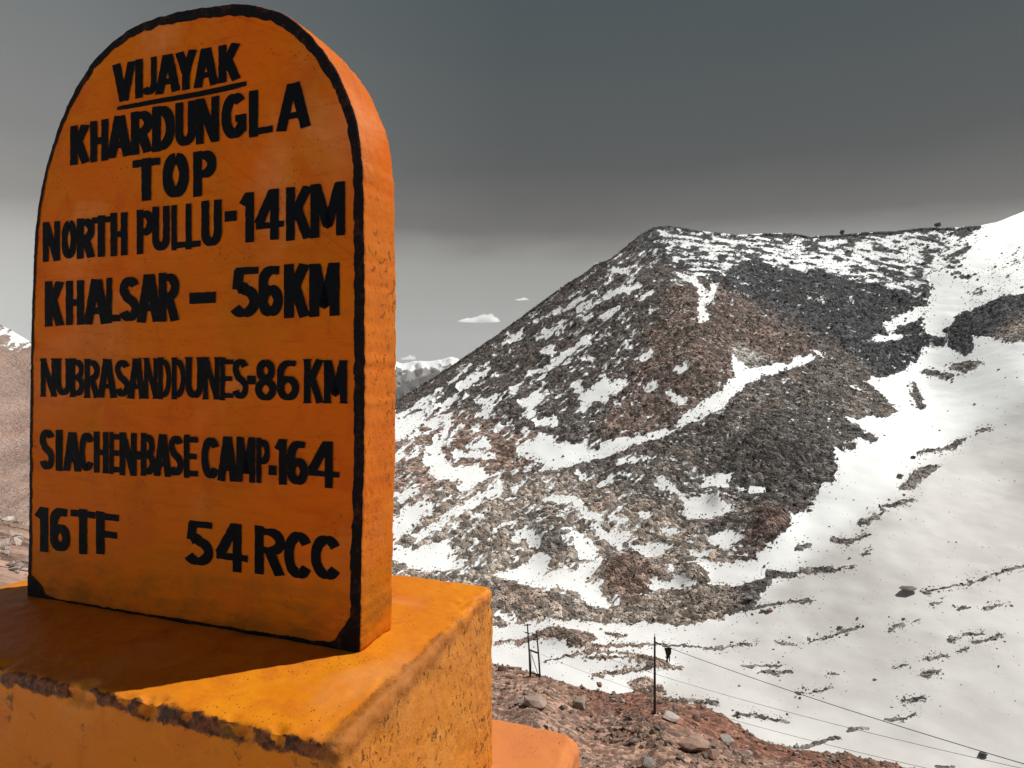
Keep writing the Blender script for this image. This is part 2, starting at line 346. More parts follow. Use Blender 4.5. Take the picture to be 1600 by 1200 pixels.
# --- rock tints (real colours of the rock)
tint((0.088,0.075,0.067), PM([(560,640),(930,400),(1030,340),(1150,360),(1050,470),(980,600),(800,700),(560,700)]))
tint((0.052,0.054,0.058), PM([(1000,340),(1600,330),(1760,300),(1760,520),(1500,570),(1440,570),(1380,600),(1300,530),(1200,480),(1120,450),(1000,400)]))
tint((0.150,0.112,0.096), PM([(1050,450),(1120,445),(1190,490),(1300,560),(1260,562),(1180,570),(1090,640),(1000,685),(930,690),(960,620),(1010,540)]))
tint((0.128,0.112,0.098), PM([(1275,566),(1300,545),(1400,600),(1400,640),(1350,690),(1290,760),(1230,830),(1100,830),(960,760),(880,740),(1040,685),(1130,650),(1180,606)]))
tint((0.090,0.083,0.077), PM([(1180,680),(1300,640),(1370,690),(1300,755),(1240,800),(1160,790),(1120,740)]))
tint((0.205,0.145,0.118), PM([(560,690),(700,640),(860,690),(830,735),(760,760),(560,800)]))
tint((0.245,0.205,0.172), PM([(560,790),(760,755),(880,735),(1040,790),(1150,860),(1150,980),(560,990)]))
tint((0.150,0.132,0.116), PM([(820,800),(845,795),(890,830),(900,870),(870,885),(838,870)]))
tint((0.165,0.115,0.093), PM([(935,880),(978,860),(1015,880),(1015,925),(997,950),(950,930)]))
tint((0.110,0.074,0.062), PM([(1180,810),(1225,800),(1240,830),(1200,860),(1160,885),(1150,870)]))
tint((0.200,0.150,0.122), PM([(560,985),(950,980),(1100,1020),(1100,1100),(560,1100)]))
tint((0.16,0.145,0.13), PM([(1190,930),(1240,850),(1400,740),(1700,640),(1700,1410),(1050,1410),(1100,1000)]))
tint((0.27,0.235,0.205), PM([(1545,527),(1590,500),(1680,490),(1680,540),(1560,532)]))
tint((0.26,0.235,0.21), PM([(1480,575),(1500,566),(1538,563),(1525,575),(1507,586)]))
tint((0.40,0.38,0.35), PM([(1143,545),(1160,542),(1200,566),(1185,574),(1160,572),(1146,562)]))
tint((0.275,0.195,0.160), PM([(-420,90),(330,90),(330,1000),(-420,1000)]))
for k in range(3): RED[..., k] = blur(RED[..., k], 70)*1.02
sl, m = PM([(1180,930),(1280,860),(1420,740),(1640,600),(2110,420),(2110,1410),(700,1410),(1000,1110),(1080,1030)])
DUST[sl][m] = 0.85
sl, m = PM([(1390,900),(1480,820),(1580,760),(1900,700),(1900,880),(1600,880),(1440,925)]); DUST[sl][m] = 1.0
sl, m = PM([(560,940),(900,950),(1180,930),(1300,1000),(1100,1410),(560,1410)]); DUST[sl][m] = np.maximum(DUST[sl][m], 0.45)
sl, m = PM([(600,720),(1180,780),(1180,930),(600,950)]); DUST[sl][m] = np.maximum(DUST[sl][m], 0.22)
DUST = blur(DUST, 300)
COVB = blur(COV, 25); COVW = blur(COVB, 170)
def samp(A, px, y):
    i = np.clip(np.round(y-PY0).astype(int), 0, A.shape[0]-1); j = np.clip(np.round(px-PX0).astype(int), 0, A.shape[1]-1)
    return A[i, j]

# ---------------------------------------------------------------- mountain side (surface A)
SKY = np.array([(-420,440),(-200,470),(0,506),(45,532),(110,575),(200,640),(300,690),(420,700),(540,665),(619,626),(663,599),(717,564),(777,523),(837,478),(879,448),(917,424),(932,411),(951,407),(980,383),(999,367),(1021,355),(1037,353),(1059,355),(1084,359),(1150,367),(1194,365),(1236,364),(1263,369),(1311,367),(1359,362),(1394,362),(1428,357),(1456,356),(1497,355),(1531,353),(1555,348),(1576,340),(1600,329),(1700,270),(1850,200),(2110,100)], float)
def sky_y(px): return np.interp(px, SKY[:, 0], SKY[:, 1])
A_D = tps([(700,1100,114),(900,1050,126),(1100,1020,131),(800,965,150),(1300,1000,129),(1600,1000,118),(1600,1190,94),(1300,1150,104),(1000,1150,104),(600,900,156),
           (1030,930,160),(1030,740,200),(1030,587,250),(1030,485,300),(1030,412,350),(1030,357,400),(620,760,200),(620,680,250),(620,612,320),(800,500,360),(800,650,250),(800,800,188),
           (1450,600,268),(1600,800,170),(1600,600,228),(1600,450,312),(1600,330,405),(1470,355,392),(1300,363,408),(1400,700,205),(1250,850,168),(1400,900,145),(1300,600,252),(1300,480,320),
           (0,510,420),(0,700,210),(0,800,120),(0,900,75),(250,800,150),(400,700,260),(2100,1000,105),(2100,700,170),(2100,100,500),(2100,400,320),(-420,440,420),(-420,800,110),(600,1400,62),(1200,1400,70),(2000,1400,66),(-400,1300,40)])
MOUNDS = [(975,900,34,26,4.0),(1080,900,22,13,2.2),(1200,825,40,34,5.0),(868,845,30,28,3.4),(1122,780,14,12,2.0),(1028,895,18,12,1.6),(885,1003,40,10,1.3),(1000,1042,55,8,1.2),(1210,690,90,60,6.0),(1090,560,60,60,5.0)]
def A_point(px, y, detail=True):
    D = A_D(px, y); P = W(px, y, D)
    lift = 0
    for mx, my, rx, ry, h in MOUNDS: lift = lift + h*np.exp(-((px-mx)/rx)**2-((y-my)/ry)**2)
    edge = smooth(0, 40, y-sky_y(px))
    lift = lift + edge*((fbm(P*[1/45., 1/45., 1/45.], 11, 4)-0.5)*9*(1-0.7*samp(COVW, px, y)))
    if detail:
        s = samp(COVB, px, y); r = (1-smooth(0.30, 0.60, s))*np.clip(D/330, 0.3, 1.0); r = r*np.where(px < 300, 0.18, 1.0)
        lift = lift + r*(0.35+0.65*edge)*((fbm(P/7.0, 23, 3)-0.5)*3.4 + np.abs(fbm(P/2.6, 31, 3)-0.5)*3.0 + (vnoise(P/1.1, 41)-0.5)*0.9)
        lift = lift + (1-r)*((fbm(P/14.0, 51, 3)-0.5)*1.3)
    P = P.copy(); P[..., 2] += lift
    return P
cols = np.unique(np.concatenate([np.arange(-420, 0, 10), np.arange(0, 60, 2.5), np.arange(60, 580, 10), np.arange(580, 1640, 1.55), np.arange(1640, 2110, 8)]))
NR = 560
s = np.linspace(0, 1, NR)[:, None]
y_top = sky_y(cols)[None] ; y_bot = 1390.0
yy = y_bot + (y_top-y_bot)*np.where(s < 0.12, s*1.9, 0.228+(s-0.12)*(1-0.228)/0.88)
xx = np.broadcast_to(cols[None], yy.shape)
PA = A_point(xx, yy)
wx = (n2(xx, yy, 9, 6, -20, 3)-0.5)*22; wy = (n2(xx, yy, 9, 6, -20, 5)-0.5)*13
COVS = 0.6*COV + 0.4*blur(COV, 9)
cov = samp(COVS, xx+wx, yy+wy); cov = np.where((cov > 0.85) & (samp(COVB, xx, yy) < 0.85), 0.82, cov)
ang_left = n2(xx, yy, 16, 4.5, -34, 61, 4); ang_top = n2(xx, yy, 14, 3.2, 9, 62, 4); ang_right = n2(xx, yy, 20, 5, -22, 63, 4)
wl = smooth(1080, 980, xx); wr = smooth(1440, 1520, xx)
an = ang_left*wl + ang_right*wr + ang_top*(1-wl-wr)
infield = samp(blur(COV, 6), xx, yy)
up = np.where((yy < 700), 1.0, 0.8)
snowv = cov + (an-0.5)*1.25*up*np.where(samp(COVB, xx, yy) > 0.85, 0.45, 1.0) + (n2(xx, yy, 3.5, 2.5, -20, 71, 2)-0.5)*0.35
tin = samp(RED, xx, yy)*(0.75+0.5*n2(xx, yy, 30, 12, -25, 81, 3))[..., None]
# back of the ridge, falling away out of sight
back = []; bx, bd = PA[-1], A_D(cols, sky_y(cols))
for k, (dd, dz) in enumerate([(6, -1.2), (20, -8), (60, -34), (150, -95), (400, -240)]):
    q = PA[-1].copy(); sc = (bd+dd)/bd; q[:, 0] *= sc; q[:, 1] *= sc; q[:, 2] += dz; back.append(q)
V = np.concatenate([PA.reshape(-1, 3)] + back)
nb = len(back); nc = len(cols)
me = mesh_np('mountain_slopes', V, grid_faces(NR+nb, nc), False)
pad = lambda a, v: np.concatenate([a.reshape(NR*nc, -1), np.tile(np.atleast_2d(v), (nb*nc, 1))])
attr(me, 'snow_cover', 'FLOAT', pad(snowv, 0.6)); attr(me, 'speckle', 'FLOAT', pad(0.13+0.87*smooth(200, 430, xx), 1)); attr(me, 'snow_dust', 'FLOAT', pad(samp(DUST, xx, yy), 0)); attr(me, 'rock_tint', 'FLOAT_COLOR', pad(tin, [[0.1, 0.09, 0.085]]))
tag(link('mountain_slopes', me, M_SLOPE), kind='structure')

# ---------------------------------------------------------------- near rubble slope (surface B)
CR = np.array([(-420,800),(0,806),(45,824),(300,885),(600,965),(770,1036),(800,1046),(850,1058),(900,1072),(950,1084),(1000,1082),(1060,1099),(1110,1109),(1180,1152),(1250,1178),(1320,1177),(1400,1194),(1500,1222),(1700,1262),(2100,1300)], float)
def cr_y(px): return np.interp(px, CR[:, 0], CR[:, 1])
B_D = tps([(770,1200,43),(900,1200,45),(835,1105,53),(1023,1122,54),(1023,1085,66),(826,1056,70),(770,1036,74),(900,1072,70),(1110,1110,64),(1180,1154,58),(1250,1179,55),(1100,1180,48),(1200,1205,50),(1400,1196,54),(1600,1240,48),(1000,1200,46),
           (0,806,14),(45,826,12.5),(0,905,5.0),(0,1000,3.7),(300,1000,4.6),(600,965,55),(600,1060,40),(300,885,16),(-420,800,15),(-420,1000,3.7),(900,1300,24),(900,1420,5),(900,1800,1.4),(900,2600,0.8),(300,1375,2.0),(300,1800,1.3),(300,2600,0.79),(-420,1375,2.0),(-420,2600,0.79),(1500,1300,30),(1500,1420,7),(1500,1800,1.7),(1500,2600,0.82),(2100,1300,35),(2100,1500,5),(2100,2600,0.85),(1250,1300,27),(600,1400,3.5)])
def B_point(px, y, detail=True):
    D = B_D(px, y); P = W(px, y, D)
    a = np.clip(D/40, 0.05, 1.0)
    lift = (fbm(P/6.0, 91, 3)-0.5)*1.5*a + (fbm(P/1.3, 95, 4)-0.5)*0.55*np.clip(D/25, 0.08, 1)
    if detail: lift = lift + np.abs(fbm(P/0.5, 97, 3)-0.5)*0.35*np.clip(D/25, 0.1, 1)
    P = P.copy(); P[..., 2] += lift; return P
colsB = np.unique(np.concatenate([np.arange(-420, 0, 8), np.arange(0, 60, 2), np.arange(60, 740, 10), np.arange(740, 1440, 2), np.arange(1440, 2101, 8)]))
s1 = np.linspace(0, 1, 230)[:, None]; s2 = np.linspace(0, 1, 60)[1:, None]
c = cr_y(colsB)[None]
yB = np.concatenate([c + (1330-c)*s1**1.15, 1330+(2600-1330)*s2**1.3+0*c]); xB = np.broadcast_to(colsB[None], yB.shape)
PB = B_point(xB, yB)
back = []
for dd, dz in [(25, -32), (10, -10), (3, -2.2)]:
    q = PB[0].copy(); d0 = PB[0][:, 1]; k = np.clip(d0/70, 0.12, 1); sc = (d0+dd*k)/d0; q[:, 0] *= sc; q[:, 1] *= sc; q[:, 2] += dz*k; back.append(q)
V = np.concatenate(back+[PB.reshape(-1, 3)])
me = mesh_np('rubble_slope', V, grid_faces(PB.shape[0]+3, len(colsB))[:, ::-1], True)
RB = np.zeros(xB.shape+(3,)); RB[:] = (0.200, 0.128, 0.096)
redm = smooth(34, 10, np.abs(yB-np.interp(xB, [850,900,1000,1100,1250,1400,1500], [1075,1092,1104,1132,1180,1205,1235])+ (n2(xB, yB, 40, 14, 20, 101)-0.5)*26))*smooth(860, 930, xB)
RB = RB*(1-redm[..., None]) + np.array((0.145, 0.068, 0.046))*redm[..., None]
RB = RB*(0.72+0.56*n2(xB, yB, 34, 14, 15, 103))[..., None]
nlead = 3*len(colsB)
attr(me, 'rock_tint', 'FLOAT_COLOR', np.concatenate([np.tile([[0.2, 0.15, 0.12]], (nlead, 1)), RB.reshape(-1, 3)]))
attr(me, 'speckle', 'FLOAT', np.full(len(V), 0.8)); attr(me, 'snow_cover', 'FLOAT', np.zeros(len(V))); attr(me, 'snow_dust', 'FLOAT', np.zeros(len(V)))
tag(link('rubble_slope', me, M_NEAR), kind='structure')

# ground under and behind the viewer: a road shoulder and an unseen snow slope added to bounce sun onto the stone
gx = np.concatenate([-np.geomspace(400, 2, 40), np.linspace(-1.8, 1.8, 19), np.geomspace(2, 400, 40)]); gy = np.concatenate([np.linspace(0.95, -4, 12), -np.geomspace(4.6, 500, 50)])
X, Y = np.meshgrid(gx, gy)
Z = -0.12 + 42*smooth(6, 260, -Y)*(1+0*X) + (fbm(np.stack([X/9, Y/9, 0*X], -1), 5, 4)-0.5)*0.1*np.clip(-Y+1, 0.3, 40)
me = mesh_np('ground_behind', np.stack([X, Y, Z], -1).reshape(-1, 3), grid_faces(len(gy), len(gx))[:, ::-1], True)
attr(me, 'speckle', 'FLOAT', np.full(X.size, 0.8)); attr(me, 'rock_tint', 'FLOAT_COLOR', np.tile([[0.30, 0.23, 0.19]], (X.size, 1))); attr(me, 'snow_cover', 'FLOAT', (smooth(0.5, 6, -Y)*0.8+0.1).ravel()); attr(me, 'snow_dust', 'FLOAT', np.full(X.size, 0.2))
tag(link('ground', me, M_NEAR), kind='structure')

# ---------------------------------------------------------------- distant ranges
def far_range(name, prof, D, depth, base_y, col, snowline, seed, rough=1.0):
    P = np.array(prof, float); xs = np.linspace(P[0, 0], P[-1, 0], 500)
    top = np.interp(xs, P[:, 0], P[:, 1]) - (n2(xs, 0*xs, 14, 14, 0, seed, 4)-0.5)*9*rough
    rows = []; snowr = []
    for k in range(40):
        f = k/39.0; yk = base_y + (top-base_y)*f
        Dk = D - depth*(1-f) + (n2(xs, 0*xs+k*2.6, 12, 12, 0, seed+1, 4)-0.5)*depth*0.6*math.sin(math.pi*min(f, 0.97))
        rows.append(W(xs, yk, Dk)); snowr.append(smooth(snowline+0.12, snowline-0.12, (yk-top)/16.0 + (n2(xs, 0*xs+k*2.5, 7, 5, 0, seed+2, 4)-0.5)*1.8))
    q = rows[-1].copy(); q[:, 1] += depth; q[:, 2] -= depth*0.6; rows.append(q); snowr.append(snowr[-1])
    V = np.stack(rows); me = mesh_np(name, V.reshape(-1, 3), grid_faces(41, 500), True)
    attr(me, 'snow_cover', 'FLOAT', np.stack(snowr)); attr(me, 'rock_tint', 'FLOAT_COLOR', np.tile([col], (41*500, 1))); attr(me, 'snow_dust', 'FLOAT', np.zeros(41*500))
    return tag(link(name, me, M_FAR), kind='structure')
tf = NT('far_mountain'); msk = tf.step(tf.math('ADD', tf.attr('snow_cover'), tf.math('MULTIPLY_ADD', tf.noise(0.012, 4, 0.65), 0.6, -0.3)), 0.4, 0.6)
tf.base(tf.mix(msk, tf.mix(1.0, tf.attr('rock_tint', 'Color'), tf.math('MULTIPLY_ADD', tf.noise(0.01, 5, 0.65), 0.8, 0.6), 'MULTIPLY'), (0.9, 0.92, 0.93)))
tf.rough(0.95); tf.nrm(tf.bump(tf.noise(0.012, 6, 0.65), 30, 0.6)); M_FAR = tf.m
far_range('distant_snow_range', [(100,560),(300,575),(450,560),(560,570),(620,566),(640,567),(660,563),(690,563),(705,558),(715,562),(740,570),(820,590),(1000,600)], 6200, 1400, 660, (0.20, 0.185, 0.165), 0.85, 3)
far_range('distant_foothills', [(100,640),(350,600),(500,612),(600,618),(640,598),(665,586),(685,580),(705,586),(740,596),(800,640),(900,700)], 3600, 900, 720, (0.12, 0.108, 0.10), -3.0, 13, 0.5)

# ---------------------------------------------------------------- rocks
def hull_rock(seed, n=16, squash=(1.0, 0.8, 0.62)):
    r = random.Random(seed); bm = bmesh.new()
    for _ in range(n):
        v = Vector((r.gauss(0, 1), r.gauss(0, 1), r.gauss(0, 1))); v.normalize(); k = r.uniform(0.72, 1.0)
        bm.verts.new((v.x*k*squash[0]*0.5, v.y*k*squash[1]*0.5, v.z*k*squash[2]*0.5))
    res = bmesh.ops.convex_hull(bm, input=bm.verts[:])
    bmesh.ops.delete(bm, geom=[g for g in set(res['geom_interior']+res['geom_unused']) if isinstance(g, bmesh.types.BMVert)], context='VERTS')
    bmesh.ops.recalc_face_normals(bm, faces=bm.faces[:])
    return bm
SMALL = []
for k in range(24):
    bm = hull_rock(100+k, 11, (1.0, random.uniform(0.6, 0.95), random.uniform(0.4, 0.75)))
    bmesh.ops.triangulate(bm, faces=bm.faces[:]); bm.verts.index_update()
    SMALL.append((np.array([v.co[:] for v in bm.verts]), np.array([[v.index for v in f.verts] for f in bm.faces]))); bm.free()
def rot_mats(n, tilt=0.9):
    a = rng.uniform(0, 2*np.pi, n); b = rng.normal(0, tilt, n); c = rng.normal(0, tilt, n)
    def R(ax, t):
        m = np.zeros((n, 3, 3)); c_, s_ = np.cos(t), np.sin(t); i, j = [(1, 2), (0, 2), (0, 1)][ax]
        m[:, ax, ax] = 1; m[:, i, i] = c_; m[:, j, j] = c_; m[:, i, j] = -s_; m[:, j, i] = s_; return m
    return R(0, b) @ R(1, c) @ R(2, a)
def scatter(name, P, size, tints, label_kind='stuff', sink=0.18):
    n = len(P); Rm = rot_mats(n, 0.5); kind = rng.integers(0, len(SMALL), n); Vs, Fs, Ts = [], [], []; off = 0
    for k, (v, f) in enumerate(SMALL):
        idx = np.where(kind == k)[0]
        if not len(idx): continue
        q = np.einsum('nij,vj->nvi', Rm[idx], v)*size[idx][:, None, None] + P[idx][:, None, :]
        q[..., 2] += (0.18-sink)*size[idx][:, None]
        Vs.append(q.reshape(-1, 3)); Fs.append((f[None] + (np.arange(len(idx))*len(v))[:, None, None] + off).reshape(-1, 3)); off += len(idx)*len(v)
        Ts.append(np.repeat(tints[idx], len(v), 0))
    me = mesh_np(name, np.concatenate(Vs), np.concatenate(Fs), False)
    attr(me, 'rock_tint', 'FLOAT_COLOR', np.concatenate(Ts))
    return tag(link(name, me, M_STONE), kind=label_kind)
# talus on the mountain
N = 120000
px = rng.uniform(600, 1640, N); y = rng.uniform(350, 1120, N)
y = np.maximum(y, sky_y(px)+3)
c0 = samp(COV, px, y); keep = (rng.uniform(0, 1, N) < np.where(c0 < 0.3, 1.0, np.where(c0 < 0.75, 0.25, np.where(samp(COVB, px, y) < 0.91, 0.32, np.where(samp(COVW, px, y) < 0.90, 0.05, 0.010)))))
px, y, c0 = px[keep], y[keep], c0[keep]
P = A_point(px, y); D = P[:, 1]
sz = D/F*np.minimum(1.5*rng.pareto(2.5, len(px))+1.7, 8.0)*np.where(c0 > 0.6, 0.9, 1.0)
lum = np.exp(rng.normal(0.12, 0.62, len(px)))
scatter('talus', P, sz, np.clip(samp(RED, px, y)*lum[:, None], 0.015, 0.5), sink=0.10)
# rubble on the near slope
N = 26000
px = np.concatenate([rng.uniform(740, 1460, N), rng.uniform(-60, 70, 700)]); y0 = cr_y(px); y = y0 + (1290-y0)*rng.uniform(0, 1, len(px))**1.2
y = np.where(px < 100, y0+rng.uniform(0, 130, len(px)), y)
cl = n2(px, y, 55, 26, 10, 111, 3) + 0.16*smooth(30, 0, y-y0)*smooth(960, 860, px)
keep = rng.uniform(0, 1, len(px)) < smooth(0.36, 0.58, cl)*0.9+0.1
px, y = px[keep], y[keep]; P = B_point(px, y, False); D = P[:, 1]
sz = D/F*np.minimum(2.4*rng.pareto(2.2, len(px))+2.0, 13.0)
lum = np.exp(rng.normal(0.18, 0.35, len(px)))
base_t = np.where(rng.uniform(0, 1, (len(px), 1)) < 0.35, [[0.195, 0.152, 0.126]], [[0.26, 0.178, 0.138]])
scatter('rubble', P, sz, np.clip(base_t*lum[:, None], 0.03, 0.6), sink=0.12)

# countable rocks: each a thing of its own
ROCKS = []
def rock_mesh(seed, tint_, n=22, sq=(1, 0.8, 0.6), cuts=1):
    bm = hull_rock(seed, n, sq)
    bmesh.ops.bevel(bm, geom=bm.edges[:], offset=0.007, segments=1, affect='EDGES', clamp_overlap=True)
    me = bpy.data.meshes.new('rock'); bm.to_mesh(me); bm.free()
    attr(me, 'rock_tint', 'FLOAT_COLOR', np.tile([tint_], (len(me.vertices), 1)))
    return me
TINTS = [(0.23,0.150,0.114),(0.20,0.158,0.130),(0.16,0.098,0.070),(0.25,0.182,0.143),(0.15,0.122,0.103)]
for k in range(14):
    o = bpy.data.objects.new('rock', rock_mesh(300+k, TINTS[k % 5], 20, (1, random.uniform(.65, .9), random.uniform(.45, .75)))); o.data.materials.append(M_STONE); ROCKS.append(o)
PALE = []
for k in range(5):
    o = bpy.data.objects.new('rock', rock_mesh(380+k, [(0.46,0.36,0.31),(0.40,0.33,0.29),(0.50,0.43,0.39)][k % 3], 18, (1, random.uniform(.6, .85), random.uniform(.3, .5)))); o.data.materials.append(M_STONE); PALE.append(o)
def put_rock(o, P, size, label, group=None, cat='rock', flat=1.0, rz=None, sink=0.1, tilt=0.25):
    o.location = (P[0], P[1], P[2]+size*(0.2-sink)); o.scale = (size, size, size*flat)
    o.rotation_euler = (random.gauss(0, tilt), random.gauss(0, tilt), random.uniform(0, 6.28) if rz is None else rz)
    COL.objects.link(o); return tag(o, label, cat, group)
n_put = 0
def rock_copy(): 
    src = ROCKS[random.randrange(len(ROCKS))]; return src.copy()
tries = 0
while n_put < 250 and tries < 6000:
    tries += 1
    x = random.uniform(772, 1400); yc = float(cr_y(x)); yv = yc + (1205-yc)*random.random()**0.9
    if yv > 1203: continue
    if x < 925 and yv > 1110 and x < 920: continue
    if n2(np.array([x]), np.array([yv]), 55, 26, 10, 111, 3)[0] < random.uniform(0.36, 0.62): continue
    if abs(x-1023) < 8 and yv < 1130: continue
    P = B_point(np.array([x]), np.array([yv]), False)[0]
    s_px = min(7 + random.paretovariate(1.9)*2.6, 26)*(0.6+0.4*smooth(cr_y(x), cr_y(x)+60, yv))
    put_rock(rock_copy(), P, P[1]*s_px/F, 'loose angular brown rock lying in the rubble on the slope right of the orange step', 'loose rocks in the rubble on the near slope')
    n_put += 1
for k in range(34):
    x = random.uniform(2, 44) if k < 20 else random.uniform(-40, 0); yv = cr_y(x) + random.random()**1.3*85
    P = B_point(np.array([x]), np.array([yv]), False)[0]
    put_rock(PALE[k % 5].copy(), P, P[1]*random.uniform(13, 34)/F, 'pale broken rock in the rubble heap at the left edge behind the stone', 'pale rocks in the rubble left of the stone', sink=0.02)

BIG = [(838,1098,46,(0.33,0.25,0.21),'flat sandy boulder with a dark shadowed underside behind the orange step',0.75),
       (815,1096,20,(0.30,0.26,0.24),'smaller grey boulder touching the flat sandy boulder behind the orange step',0.8),
       (1085,1174,66,(0.26,0.170,0.128),'largest slab of tan rock at the bottom right of the pole',0.7),
       (1048,1128,40,(0.33,0.28,0.25),'grey flat rock at the foot of the single pole',0.55),
       (1135,1158,34,(0.30,0.27,0.245),'light grey boulder at the right end of the largest tan slab',0.8),
       (1012,1196,36,(0.27,0.24,0.22),'grey jagged rock at the bottom of the photo left of the largest slab',0.9),
       (905,1108,30,(0.36,0.29,0.25),'pale upright slab among small stones above the orange step corner',1.0),
       (936,1066,12,(0.22,0.14,0.11),'small brown pointed rock on the crest of the slope against the snow',1.3),
       (958,1093,11,(0.33,0.32,0.31),'left one of two small grey stones on the red soil',0.9),
       (972,1094,12,(0.33,0.32,0.31),'right one of two small grey stones on the red soil',1.0),
       (1165,1180,26,(0.31,0.25,0.215),'tan rounded rock near the lower right end of the rubble',0.85),
       (1113,1190,30,(0.30,0.20,0.155),'reddish rock with a black hollow beside it at the bottom edge',1.1)]
for k, (x, yv, s_px, tn, lb, fl) in enumerate(BIG):
    P = B_point(np.array([x]), np.array([yv]), False)[0]
    o = bpy.data.objects.new('boulder', rock_mesh(500+k, tn, 26, (1, 0.8, 0.62))); o.data.materials.append(M_STONE)
    put_rock(o, P, P[1]*s_px/F, lb, None, 'boulder', fl, rz=0.3*k, sink=0.06, tilt=0.12)
ON_SNOW = [(1536,1176,16,(0.06,0.07,0.075),'dark slate boulder alone on the snow near the lower right corner',0.95),
           (1418,924,30,(0.19,0.175,0.16),'long flat rock with a snow cap out on the snow field',0.5),
           (1192,955,11,(0.16,0.14,0.13),'dark grey half of a pair of boulders on the snow below the mountain foot',0.8),
           (1203,955,14,(0.30,0.19,0.15),'reddish half of a pair of boulders on the snow below the mountain foot',0.7),
           (1170,938,16,(0.20,0.18,0.165),'grey boulder on the snow above the reddish boulder',0.6),
           (1406,743,13,(0.13,0.125,0.12),'dark boulder at the left end of the long rock patch on the snow',0.7),
           (1427,716,10,(0.08,0.08,0.085),'small black boulder on snow above the long rock patch',1.1),
           (1312,976,12,(0.17,0.16,0.15),'small oval grey boulder above a thin line of stones on the snow',0.5),
           (1466,354,13,(0.05,0.052,0.055),'dark crag on the skyline above the plateau, near the snow dome',1.0),
           (1316,364,9,(0.05,0.052,0.055),'small dark knob of rock on the skyline above the plateau',1.6),
           (978,996,9,(0.25,0.21,0.19),'tan boulder at the right end of the brown rock ridge in the valley',0.7),
           (939,988,6,(0.30,0.28,0.26),'lone small grey stone on white snow in the valley',1.0),
           (866,709,0,None,None,0)]
for k, (x, yv, s_px, tn, lb, fl) in enumerate(ON_SNOW):
    if not lb: continue
    P = A_point(np.array([x]), np.array([float(yv)]))[0]
    o = bpy.data.objects.new('boulder', rock_mesh(600+k, tn, 24, (1, 0.75, 0.7))); o.data.materials.append(M_STONE)
    put_rock(o, P, P[1]*s_px/F, lb, None, 'boulder', fl, rz=0.0, sink=0.02, tilt=0.06)
t_s = NT('snow_cap'); t_s.base((0.88, 0.9, 0.91)); t_s.rough(0.7); t_s.nrm(t_s.bump(t_s.noise(3, 4), 0.1, 0.5))
P = A_point(np.array([1424.]), np.array([916.]))[0]
bm = hull_rock(77, 40, (1, 0.7, 0.45)); bmesh.ops.subdivide_edges(bm, edges=bm.edges[:], cuts=1, use_grid_fill=True); me = bpy.data.meshes.new('snow_drift'); bm.to_mesh(me); bm.free()
for p in me.polygons: p.use_smooth = True
o = link('snow_drift', me, t_s.m); o.location = (P[0], P[1], P[2]-P[1]*.0045); o.scale = (P[1]*.020, P[1]*.022, P[1]*.017)
tag(o, 'clean white snow drift piled behind the long flat rock on the snow field', 'snow drift')

# ---------------------------------------------------------------- the milestone
u1 = Vector((-2.84, 1, 0)).normalized(); ur = -u1; u2 = Vector((-ur.y, ur.x, 0))      # right along the face; into depth
R0 = Vector(W(562, 1020, 1.5)); Z0 = R0.z
WID = 0.5*1.134
ORG = R0 + u1*WID
rz = math.atan2(ur.y, ur.x)
MS = empty('milestone', ORG, rz)
tag(MS, 'orange painted kilometre stone with black lettering on a stepped orange plinth', 'milestone')
def face(px, y, off=0.0):
    """photo pixel -> local (X right, Z up) on the plane at local depth y=off"""
    a = (px-800)/F; o = R0 + u2*off
    # a*D = o.x + t*ur.x ; D = o.y + t*ur.y
    t = (a*o.y-o.x)/(ur.x-a*ur.y); D = o.y+t*ur.y
    return t+WID, EYE + D*(HY-y)/F - Z0
OUT = [(42,934),(44,860),(45,760),(46,650),(47,560),(49,480),(52,400),(55,352),(64,288),(84,216),(101,172),(120,132),(152,84),(200,44),(240,28),(280,16),(344,7),(384,4),(416,11),(452,24),(484,52),(516,92),(540,136),(556,180),(564,224),(567.5,280),(569,380),(569.5,480),(570,580),(569,700),(567,800),(564.5,900),(562,1020)]
pts = [face(*p) for p in OUT]
def resample(pts, n, wob=0.0, seed=1, smooth_n=2):
    P = np.array(pts); 
    for _ in range(smooth_n):                      # Chaikin keeps the ends
        q = np.empty((2*len(P)-2, 2)); q[0::2] = P[:-1]*.75+P[1:]*.25; q[1::2] = P[:-1]*.25+P[1:]*.75; P = np.concatenate([P[:1], q, P[-1:]])
    d = np.concatenate([[0], np.cumsum(np.linalg.norm(np.diff(P, axis=0), axis=1))]); s_ = np.linspace(0, d[-1], n)
    Q = np.stack([np.interp(s_, d, P[:, 0]), np.interp(s_, d, P[:, 1])], 1)
    if wob:
        T = np.gradient(Q, axis=0); T /= np.linalg.norm(T, axis=1)[:, None]; Nn = np.stack([-T[:, 1], T[:, 0]], 1)
        k = np.stack([s_/0.02, 0*s_+seed, 0*s_], -1); k2 = np.stack([s_/0.006, 0*s_+seed, 0*s_+9], -1)
        Q = Q + Nn*((fbm(k, seed, 3)-0.5)*2*wob + (vnoise(k2, seed)-0.5)*wob*0.6)[:, None]
    return Q
OL = resample(pts, 520, 0.0025, 3)
OL[:, 1] = np.maximum(OL[:, 1], -0.004)
T = np.gradient(OL, axis=0); T /= np.linalg.norm(T, axis=1)[:, None]; NO = np.stack([-T[:, 1], T[:, 0]], 1)     # outward (outline runs clockwise seen from front)
TH = 0.152
rings = [(0.0, -0.0075), (0.0009, -0.0035), (0.004, -0.0004), (0.008, 0.0)] + [(d, 0.0) for d in np.linspace(0.014, TH-0.012, 30)] + [(TH-0.005, -0.002), (TH, -0.009)]
Vs = []
sarc = np.arange(len(OL))*0.0075
